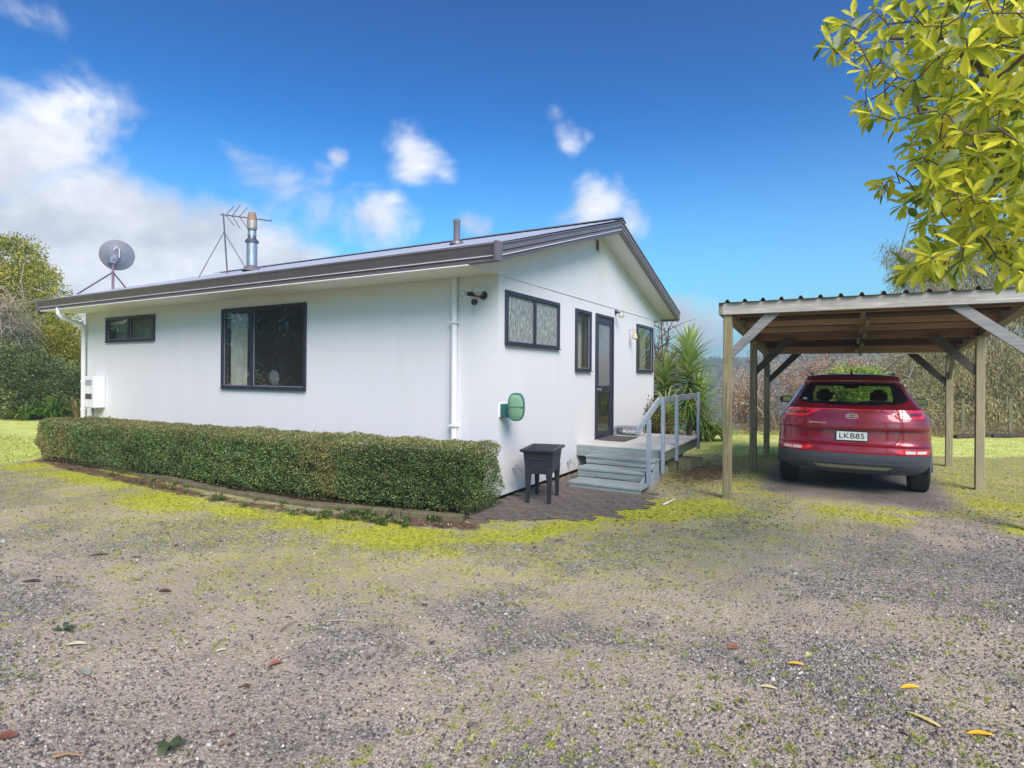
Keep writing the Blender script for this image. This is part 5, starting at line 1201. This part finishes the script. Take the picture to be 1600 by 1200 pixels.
# strap-leaved clumps
M_AG = leafmat('strap_leaf', [(0, lin(56, 92, 28)), (.5, lin(96, 140, 44)), (1, lin(150, 180, 84))], .3, .35, .5)
def clump(name, label, cat_, base, n, L_, wd, mat, spread=.6, maxparts=300, up=1.0):
    t_ = thing(name, label, cat_, tuple(base)); N = n; an = RNG.uniform(0, 6.28, N); ln = RNG.uniform(.6, 1.1, N)*L_; tl = RNG.uniform(.15, 1, N)**.8*spread
    for i in range(min(n, maxparts)):
        V = []; k = 6
        b0 = np.array(base)+np.array([math.cos(an[i]), math.sin(an[i]), 0])*RNG.uniform(0, .12)*L_; dx, dy = math.cos(an[i]), math.sin(an[i]); px_, py2 = -dy, dx
        for j in range(k):
            u = j/(k-1); r_ = ln[i]*tl[i]*(u**1.2); z = ln[i]*up*(u-.85*tl[i]*u**2.4); w_ = wd*.5*(1-u**3)*(.6+.4*math.sin(min(1, u*3)*1.57))+.0006
            V += [(b0[0]+dx*r_-px_*w_, b0[1]+dy*r_-py2*w_, b0[2]+z+w_*.4), (b0[0]+dx*r_, b0[1]+dy*r_, b0[2]+z), (b0[0]+dx*r_+px_*w_, b0[1]+dy*r_+py2*w_, b0[2]+z+w_*.4)]
        V = np.array(V); F_ = np.array([(j*3+q, j*3+q+1, j*3+q+4, j*3+q+3) for j in range(k-1) for q in (0, 1)])
        npmesh('leaf', V, F_, mat, t_, attr=np.full(len(V), RNG.random()), smooth=True)
    return t_
clump('strap_leaf_clump', 'large arching strap-leaved clump beside the corner of the lawn', 'clump plant', gb(85, 18.6), 200, 1.15, .05, M_AG, 1.05)
clump('strap_leaf_clump', 'smaller arching strap-leaved clump at the foot of the dark bush', 'clump plant', gb(40, 18.4), 120, .85, .045, M_AG, 1.05)
clump('tussock', 'dry pale clump between the strap leaves and the downpipe', 'clump plant', gb(122, 18.8), 60, .9, .03, leafmat('dry_blade', [(0, lin(120, 110, 60)), (1, lin(186, 160, 110))]), .6)
# yuccas behind the deck
M_YU = leafmat('yucca_leaf', [(0, lin(104, 138, 64)), (.45, lin(156, 186, 88)), (.8, lin(204, 220, 128)), (1, lin(232, 236, 168))], .4, .32, .6)
def sword(L_, wd, rn, k=6):
    V = []
    for j in range(k):
        u = j/(k-1); w_ = wd*.5*(math.sin(min(1, .25+u*2.2)*1.57))*(1-u**2.2)+.0008; z = -.16*L_*u*u
        V += [(u*L_, -w_, z+w_*.55), (u*L_, 0, z), (u*L_, w_, z+w_*.55)]
    V = np.array(V); F_ = np.array([(j*3+q, j*3+q+1, j*3+q+4, j*3+q+3) for j in range(k-1) for q in (0, 1)])
    o = npmesh('leaf', V, F_, M_YU, attr=np.full(len(V), rn), smooth=True); me = o.data; bpy.data.objects.remove(o); return me
swords = [sword(.62, .060, r) for r in (.05, .2, .35, .5, .65, .8, .95)]
def yucca(label, base, top, n, L_, z0):
    t_ = thing('yucca', label, 'yucca', tuple(base)); base, top = np.array(base), np.array(top)
    MB().tube([base-np.array([0, 0, .1]), base*.5+top*.5+np.array([.03, 0, 0]), top], [.075, .06, .045], 10).build('trunk', M_BARK, t_, smooth=True)
    for i in range(n):
        u = (i+.5)/n; p = base+(top-base)*(z0+(1-z0)*u); a = i*2.399; el = math.radians(-35+112*u**1.15+RNG.normal()*7); d_ = Vector((math.cos(a)*math.cos(el), math.sin(a)*math.cos(el), math.sin(el)))
        o = bpy.data.objects.new('leaf', swords[min(6, int(u*5+RNG.random()*2))]); link(o, t_)
        o.matrix_basis = Matrix.Translation(Vector(p-base))@d_.to_track_quat('X', 'Z').to_matrix().to_4x4()@Matrix.Scale(L_/.62*RNG.uniform(.85, 1.1), 4)
b1 = gb(1077, 13.6); yucca('tallest yucca, spiky head rising highest behind the deck rail', b1, b1+np.array([0, 0, 2.22]), 280, .72, .36)
b2 = gb(1040, 13.9); yucca('middle-height yucca leaning beside the house corner', b2, b2+np.array([0, 0, 1.66]), 190, .72, .38)
b3 = gb(1042, 13.2); yucca('short young yucca in front of the two taller heads', b3, b3+np.array([0, 0, .85]), 90, .55, .45)
b4 = gb(1092, 13.9); yucca('side head of yucca low on the right of the tallest one', b4, b4+np.array([0, 0, 1.15]), 130, .72, .35)
M_RS = leafmat('garden_shrub_leaf', [(0, lin(66, 52, 36)), (.35, lin(110, 84, 54)), (.6, lin(128, 126, 54)), (1, lin(166, 166, 84))])
tree('garden_shrub', 'low russet and olive shrub under the yuccas behind the deck rail', 'shrub', gb(1050, 12.8), [bl(1030, 655, 12.7, .42), bl(1055, 650, 12.7, .45), bl(1080, 658, 12.7, .38), bl(1005, 662, 12.9, .4)], 15000, .06, .028, M_RS, .03, clump=.16, gap=.36)
clump('strap_leaf_clump', 'lime green leafy clump on the lawn right of the deck', 'clump plant', gb(1108, 13.9), 220, .75, .045, M_LG, .9)
clump('strap_leaf_clump', 'small lime clump between the lime clump and the carport post', 'clump plant', gb(1132, 14.0), 110, .5, .035, M_LG, .8)
# timber screen behind the house corner
sc2 = thing('timber_screen', 'reddish timber board screen just behind the far house corner', 'screen', (-3.9, 13.9, 0))
M_SCR = wood('red_board', lin(110, 74, 50), lin(156, 112, 80), lin(190, 150, 116), 'x')
for i in range(6): MB().box(-4.6, -3.72, 13.9, 13.92, .2+i*.155, .2+i*.155+.145).build('board', M_SCR, sc2, bevel=.003)
MB().box(-3.76, -3.68, 13.92, 14.0, -.2, 1.2).build('post', M_BLK, sc2)
bt = thing('bare_tree', 'bare twiggy tree with a few dark leaves behind the far house corner', 'tree', tuple(gb(1030, 17)))
m = MB(); f0 = gb(1030, 17); limbs(m, f0+np.array([0, 0, .8]), [atD(px, py, 17+RNG.normal()*.6) for px, py in ((1000, 520), (1022, 505), (1035, 495), (1045, 520), (1052, 500), (1015, 540), (1060, 545), (1030, 530))], .045, 6, side=7)
m.tube([f0-np.array([0, 0, .4]), f0+np.array([0, 0, .8])], .06, 8); m.build('trunk', M_BARK, bt)
V, F_, A = crown([bl(1030, 520, 17, .75), bl(1010, 560, 17, .9), bl(1045, 570, 17, .6)], 1500, .08, .035, clump=.3, per=6, shell=.1); npmesh('foliage', V, F_, M_RU, bt, attr=A)
# russet thicket and gum tree beyond the carport
for (px, lb, bs) in ((1200, 'russet-leaved open thicket seen through the left carport posts', [(1160, 620, .9), (1190, 600, 1.0), (1230, 615, 1.0), (1180, 655, .9), (1150, 670, .7), (1235, 668, .8)]),
                     (1300, 'russet-leaved thicket above the car roof', [(1270, 600, 1.0), (1310, 590, 1.1), (1350, 605, 1.0), (1300, 640, 1.1), (1345, 650, .9)]),
                     (1400, 'russet and olive thicket between the car and the gum tree', [(1385, 590, 1.0), (1420, 600, 1.1), (1440, 640, 1.1), (1400, 655, 1.0), (1375, 625, .9)])):
    tree('thicket_tree', lb, 'shrub', gb(px, 18), [bl(a, b, 18+RNG.normal()*.7, r) for a, b, r in bs], 10500, .10, .03, M_RU if px < 1390 else M_OL, .06, clump=.34, hang=.3, shell=.1, bark=M_BARKG, per=14, gap=.40, gapseed=px)
    m = MB(); f0 = gb(px, 17.4)
    for q in range(9):
        tp = atD(px+RNG.uniform(-75, 75), RNG.uniform(545, 640), 17.2+RNG.normal()*.5); m = MB(); limbs(m, f0+np.array([RNG.normal()*.5, RNG.normal()*.3, 0]), [tp], .04, 6, side=5); m.build('stem', M_BARKG, bpy.data.objects[[o.name for o in C.objects if o.name.startswith('thicket_tree')][-1]])
tree('thicket_tree', 'pale dry undergrowth at the edge of the lawn behind the carport', 'shrub', gb(1250, 15.6), [bl(px, 688, 15.6+RNG.normal()*.3, .38) for px in range(1160, 1640, 30)], 26000, .10, .014, leafmat('dry_undergrowth', [(0, lin(134, 114, 84)), (.6, lin(178, 156, 116)), (1, lin(204, 188, 140))]), .03, clump=.2, hang=-.3)
tree('lime_bush', 'rounded lime green bush showing above and through the car', 'bush', gb(1333, 16.3), [bl(1320, 612, 16.2, .62), bl(1345, 610, 16.2, .62), bl(1295, 630, 16.2, .6), bl(1368, 630, 16.2, .6), bl(1332, 650, 16, .8)], 26000, .10, .045, M_LG, .06, clump=.2)
gums = [((1560, 19.5), 'large grey-green gum tree with hanging leaves behind the right carport post', [(1440, 430, 1.0), (1500, 430, 1.3), (1570, 410, 1.5), (1640, 440, 1.7), (1420, 470, .8), (1480, 510, 1.2), (1560, 520, 1.6), (1650, 540, 1.7), (1700, 470, 1.6), (1405, 400, .55), (1440, 395, .7)]),
        ((1500, 18.6), 'drooping olive gum foliage filling the space right of the car', [(1450, 560, 1.1), (1500, 580, 1.2), (1560, 590, 1.3), (1620, 600, 1.4), (1470, 630, 1.1), (1530, 640, 1.2), (1600, 655, 1.1), (1690, 620, 1.5), (1500, 670, .8), (1570, 680, .8)])]
for ((px, d_), lb, bs) in gums:
    tree('gum_tree', lb, 'tree', gb(px, d_), [bl(a, b, d_+RNG.normal()*.5, r) for a, b, r in bs], 52000, .15, .022, M_OL, .16, clump=.36, hang=1.6, out=.2, shell=.25, bark=M_BARKG, gap=.30, gapseed=int(d_))
# wire fence and old logs beyond the lawn
wf = thing('wire_fence', 'old post and wire fence along the lawn edge behind the carport', 'fence', tuple(gb(1500, 15.2)))
fa, fb_ = gb(1405, 15.3), gb(1780, 15.0)
for i in range(5):
    p = fa+(fb_-fa)*(i+.35)/5; p[2] = 0; MB().box(p[0]-.035, p[0]+.035, p[1]-.035, p[1]+.035, -.3, 1.02).build('post', M_BLK, wf)
for z in (.25, .47, .70, .93):
    MB().tube([(fa[0], fa[1], z), ((fa[0]+fb_[0])/2, (fa[1]+fb_[1])/2, z-.01), (fb_[0], fb_[1], z)], .0028, 5).build('wire', simple('old_wire', lin(128, 124, 118), .7, .3), wf)
for (px, py, L_, r, an, lb) in ((1530, 704, 1.6, .07, .25, 'dark fallen log under the fence right of the carport posts'), (1590, 700, 1.2, .06, -.1, 'second dark log farther right under the fence')):
    p = gb(px, 15.0); p[2] = r*.8; d_ = np.array([math.cos(an+YAW), math.sin(an+YAW), .02])
    tag(MB().tube([p-d_*L_/2, p+np.array([0, .04, .03]), p+d_*L_/2], [r, r*.9, r*.6], 8).build('log', simple('dark_log', lin(66, 56, 48), .9, vary=.4, bump=.5) if 'dark_log' not in bpy.data.materials else bpy.data.materials['dark_log'], None, smooth=True), lb, 'log')
# far wooded hillside
N = 11000; px = RNG.uniform(760, 1700, N); d_ = RNG.uniform(80, 360, N)
P = np.array([atD(a, 600, b) for a, b in zip(px, d_)]); P[:, 2] = height(P[:, 0], P[:, 1])-.5
hgt = RNG.uniform(4, 9, N); rad = hgt*RNG.uniform(.22, .4, N); rnd_ = fbm(P[:, 0], P[:, 1], .02, 4)*.6+RNG.random(N)*.4; T = []
for (z0, z1, r0, r1) in ((.05, .45, .8, 1.0), (.45, .75, 1.0, .6), (.75, 1.0, .6, .02)):
    k = 7; a = np.arange(k)*6.283/k; j0 = RNG.uniform(.75, 1.25, (N, k)); j1 = RNG.uniform(.75, 1.25, (N, k))
    lo = np.stack([P[:, :1]+rad[:, None]*r0*j0*np.cos(a), P[:, 1:2]+rad[:, None]*r0*j0*np.sin(a), P[:, 2:3]+(hgt*z0)[:, None]*np.ones(k)], -1)
    hi = np.stack([P[:, :1]+rad[:, None]*r1*j1*np.cos(a), P[:, 1:2]+rad[:, None]*r1*j1*np.sin(a), P[:, 2:3]+(hgt*z1)[:, None]*np.ones(k)], -1)
    V = np.concatenate([lo, hi], 1).reshape(-1, 3); ft = np.array([[i, (i+1) % k, k+(i+1) % k, k+i] for i in range(k)])
    T.append((V, (ft[None]+(np.arange(N)*2*k)[:, None, None]).reshape(-1, 4), np.repeat(rnd_, 2*k)))
V, F_, A = cat(T)
t = NT('hill_foliage'); v = t.tc('Object'); c1 = t.ramp(t.attr('rnd'), [(0, lin(56, 74, 56)), (.4, lin(82, 104, 70)), (.7, lin(124, 134, 92)), (1, lin(166, 148, 120))]); nz = t.noise(v, .9, 6, .8)
t.set(Base_Color=t.mix(t.ramp(nz, [(.35, (.75,)*3), (.65, (0,)*3)]), c1, (.01, .02, .012, 1)), Roughness=.9); t.bump(nz, 1.0, .8)
tag(npmesh('hillside_forest', V, F_, t.m, attr=A), kind='stuff')
# trees behind the camera, seen in the window glass
for (x, y, r, lb) in ((-15, -8, 3.2, 'big dark tree behind the driveway, mirrored in the large window'), (-21, -6, 3.4, 'big dark tree at the left behind the driveway'), (-9.5, -12, 3.2, 'big dark tree behind the driveway, nearest the camera'), (-25, -1, 3.0, 'big dark tree far left across the lawn')):
    tree('shade_tree', lb, 'tree', (x, y, 0), [((x, y, 3.5), (r, r, 2.6)), ((x+1.6, y+1, 5.2), (r*.7, r*.7, 2)), ((x-1.6, y-.5, 5.4), (r*.75, r*.7, 2)), ((x, y, 7), (r*.6, r*.6, 1.5)), ((x+2, y, 1.6), (1.9, 1.9, 1.6)), ((x-2, y+.5, 1.6), (1.9, 1.9, 1.6))], 34000, .17, .10, M_DG, .3, clump=.5)
# ================================================================ OVERHANGING BROADLEAF TREE (upper right, near the camera)
ot = thing('overhanging_tree', 'near tree with large yellow-green leaves hanging in from the upper right', 'tree', tuple(gb(1900, 3.6)))
M_BIG = leafmat('big_leaf', [(0, lin(96, 118, 48)), (.22, lin(156, 170, 58)), (.5, lin(204, 206, 62)), (.82, lin(238, 232, 86)), (.94, lin(232, 210, 70)), (1, lin(206, 216, 180))], .68, .36, .5, .15)
hubs = [(1600, 250, 3.0), (1500, 330, 3.2), (1545, 130, 2.7), (1470, 60, 2.9), (1570, 395, 3.3), (1410, 140, 2.9), (1650, 60, 2.5), (1480, 230, 2.8), (1700, 330, 3.4), (1390, 60, 3.0), (1560, -40, 2.8)]
H_ = [atD(*h) for h in hubs]; trunk_b = gb(1900, 3.6); fork = atD(1860, 260, 3.5)
m = MB(); m.tube([trunk_b-np.array([0, 0, .2]), trunk_b*.5+fork*.5+np.array([.05, .03, 0]), fork], [.13, .11, .09], 12); m.build('trunk', M_BARK, ot, smooth=True)
order = {0: None, 8: None, 6: None, 2: 6, 1: 0, 7: 0, 4: 8, 3: 2, 5: 7, 9: 3, 10: 6}
M_TWIG = simple('twig_brown', lin(88, 72, 64), .75, vary=.2, scale=20)
for k, par in order.items():
    a = fork if par is None else H_[par]; b = H_[k]; L_ = np.linalg.norm(b-a); r0 = .034 if par is None else .014
    pts = [a+(b-a)*u+np.array([RNG.normal(), RNG.normal(), RNG.normal()])*.03*L_*(0 < u < 1)+np.array([0, 0, .08*L_*math.sin(u*3.14)]) for u in (0, .25, .5, .75, 1)]
    MB().tube(pts, [r0*(1-.5*u) for u in (0, .25, .5, .75, 1)], 8).build('branch', M_TWIG, ot, smooth=True)
outl = [(1268, 80), (1300, 40), (1345, 20), (1400, 0), (1440, -60), (1760, -60), (1760, 420), (1600, 425), (1540, 410), (1480, 425), (1415, 418), (1450, 385), (1455, 350), (1435, 310), (1450, 265), (1428, 240), (1405, 190), (1350, 180), (1335, 150), (1345, 110), (1310, 100)]
W_ = []; tries = 0
while len(W_) < 560 and tries < 20000:
    tries += 1; px, py = RNG.uniform(1265, 1740), RNG.uniform(-70, 440)
    if not inside(px, py, outl): continue
    if px < 1440 and RNG.random() < .55: continue
    if py > 300 and RNG.random() < .1: continue
    W_.append((px, py, RNG.uniform(2.5, 4.1)))
W_ += [(1300, 75, 2.9), (1290, 60, 3.0), (1330, 55, 2.9), (1345, 165, 3.1), (1385, 285, 3.2), (1378, 295, 3.2), (1410, 320, 3.1), (1430, 300, 3.1), (1400, 268, 3.2), (1440, 345, 3.2), (1440, 410, 3.3), (1415, 420, 3.4), (1350, 110, 3.0), (1330, 30, 3.0)]
tw = MB(); LV = []
nodes = []                                   # (point, path length from the fork)
for k, par in order.items():
    a_ = fork if par is None else H_[par]; b_ = H_[k]
    for u in (.35, .6, .8, 1): nodes.append((a_+(b_-a_)*u, np.linalg.norm(fork-(a_+(b_-a_)*u))))
Wp = [(px, py, d_, atD(px, py, d_)) for (px, py, d_) in W_]; Wp.sort(key=lambda q: np.linalg.norm(q[3]-fork))
for (px, py, d_, c_) in Wp:
    j = min(range(len(nodes)), key=lambda i: np.linalg.norm(nodes[i][0]-c_)+.18*abs(np.linalg.norm(nodes[i][0]-c_)-.22)+(.6 if np.linalg.norm(nodes[i][0]-fork) > np.linalg.norm(c_-fork) else 0))
    h0 = nodes[j][0]; ax = unit(unit(c_-h0)+np.array([-.25*cY, -.25*sY, .15])+RNG.normal(size=3)*.18)
    mid = (h0+c_)/2+RNG.normal(size=3)*.025+np.array([0, 0, -.02]); L0 = np.linalg.norm(c_-h0); tw.tube([h0, mid, c_-ax*.02, c_], [.003+.006*min(1, L0), .0036, .003, .0026], 5, caps=False)
    nodes.append((c_, 0)); nodes.append((mid, 0))
    ax = Vector(ax); s1 = ax.orthogonal().normalized(); s2 = ax.cross(s1); k = int(RNG.integers(6, 11)); ph = RNG.uniform(0, 6)
    for i in range(k):
        a = ph+i*2.4; sp_ = RNG.uniform(.75, 1.5); dd = (ax*math.cos(sp_)+(s1*math.cos(a)+s2*math.sin(a))*math.sin(sp_)).normalized(); dd = (dd+Vector((0, 0, -.22))).normalized()
        pos = Vector(c_)-ax*RNG.uniform(0, .035); LV.append((d_, pos, dd, RNG.uniform(.085, .15)*(.85 if px < 1420 else 1), float(np.clip(RNG.normal(.52, .25), 0, 1)), RNG.normal()*.5))
tw.build('twigs', M_TWIG, ot, smooth=True)
def bigleaf(rn, bend, k=10):
    V = []
    for j in range(k):
        u = j/(k-1); w_ = .150*(math.sin(math.pi*min(1, max(0, (u-.07)/.93))**1.55)**.8 if u > .07 else .02)*(1+.07*math.sin(u*23))+.007; z = -bend*u*u+.03*math.sin(u*9)*u
        V += [(u, -w_, z+w_*.38), (u, -w_*.5, z+w_*.13), (u, 0, z), (u, w_*.5, z+w_*.13), (u, w_, z+w_*.38)]
    return np.array(V), np.array([(j*5+q, j*5+q+1, j*5+q+6, j*5+q+5) for j in range(k-1) for q in range(4)])
LM = []
for i in range(14):
    V, F_ = bigleaf(i/13, .05+.25*RNG.random()); o = npmesh('leaf', V, F_, M_BIG, attr=np.full(len(V), i/13), smooth=True); LM.append((o.data, V, F_, i/13)); bpy.data.objects.remove(o)
LV.sort(key=lambda q: q[0]); T = []
oo = Vector(ot.location)
for n_, (d_, pos, dd, L_, rn, rl) in enumerate(LV):
    v_ = LM[int(rn*13.99)]; Mx = Matrix.Translation(pos)@dd.to_track_quat('X', 'Z').to_matrix().to_4x4()@Matrix.Rotation(rl, 4, 'X')@Matrix.Scale(L_, 4)
    if n_ < 300:
        o = bpy.data.objects.new('leaf', v_[0]); link(o, ot); o.matrix_basis = Matrix.Translation(-oo)@Mx
    else:
        A_ = np.array(Mx); T.append((v_[1]@A_[:3, :3].T+A_[:3, 3], v_[2], np.full(len(v_[1]), v_[3])))
V, F_, A = cat(T); tag(npmesh('foliage', V, F_, M_BIG, ot, attr=A, smooth=True), kind='stuff')
# ================================================================ AIR
hm = MB().box(-420, 420, -60, 640, -75, 34).build('haze', None, None)
t = bpy.data.materials.new('haze_air'); t.use_nodes = True; t.node_tree.nodes.clear()
pv = t.node_tree.nodes.new('ShaderNodeVolumePrincipled'); ou = t.node_tree.nodes.new('ShaderNodeOutputMaterial')
pv.inputs['Color'].default_value = (.80, .88, 1, 1); pv.inputs['Density'].default_value = .0022; pv.inputs['Anisotropy'].default_value = .2
t.node_tree.links.new(pv.outputs[0], ou.inputs['Volume']); hm.data.materials.append(t); tag(hm, kind='stuff')
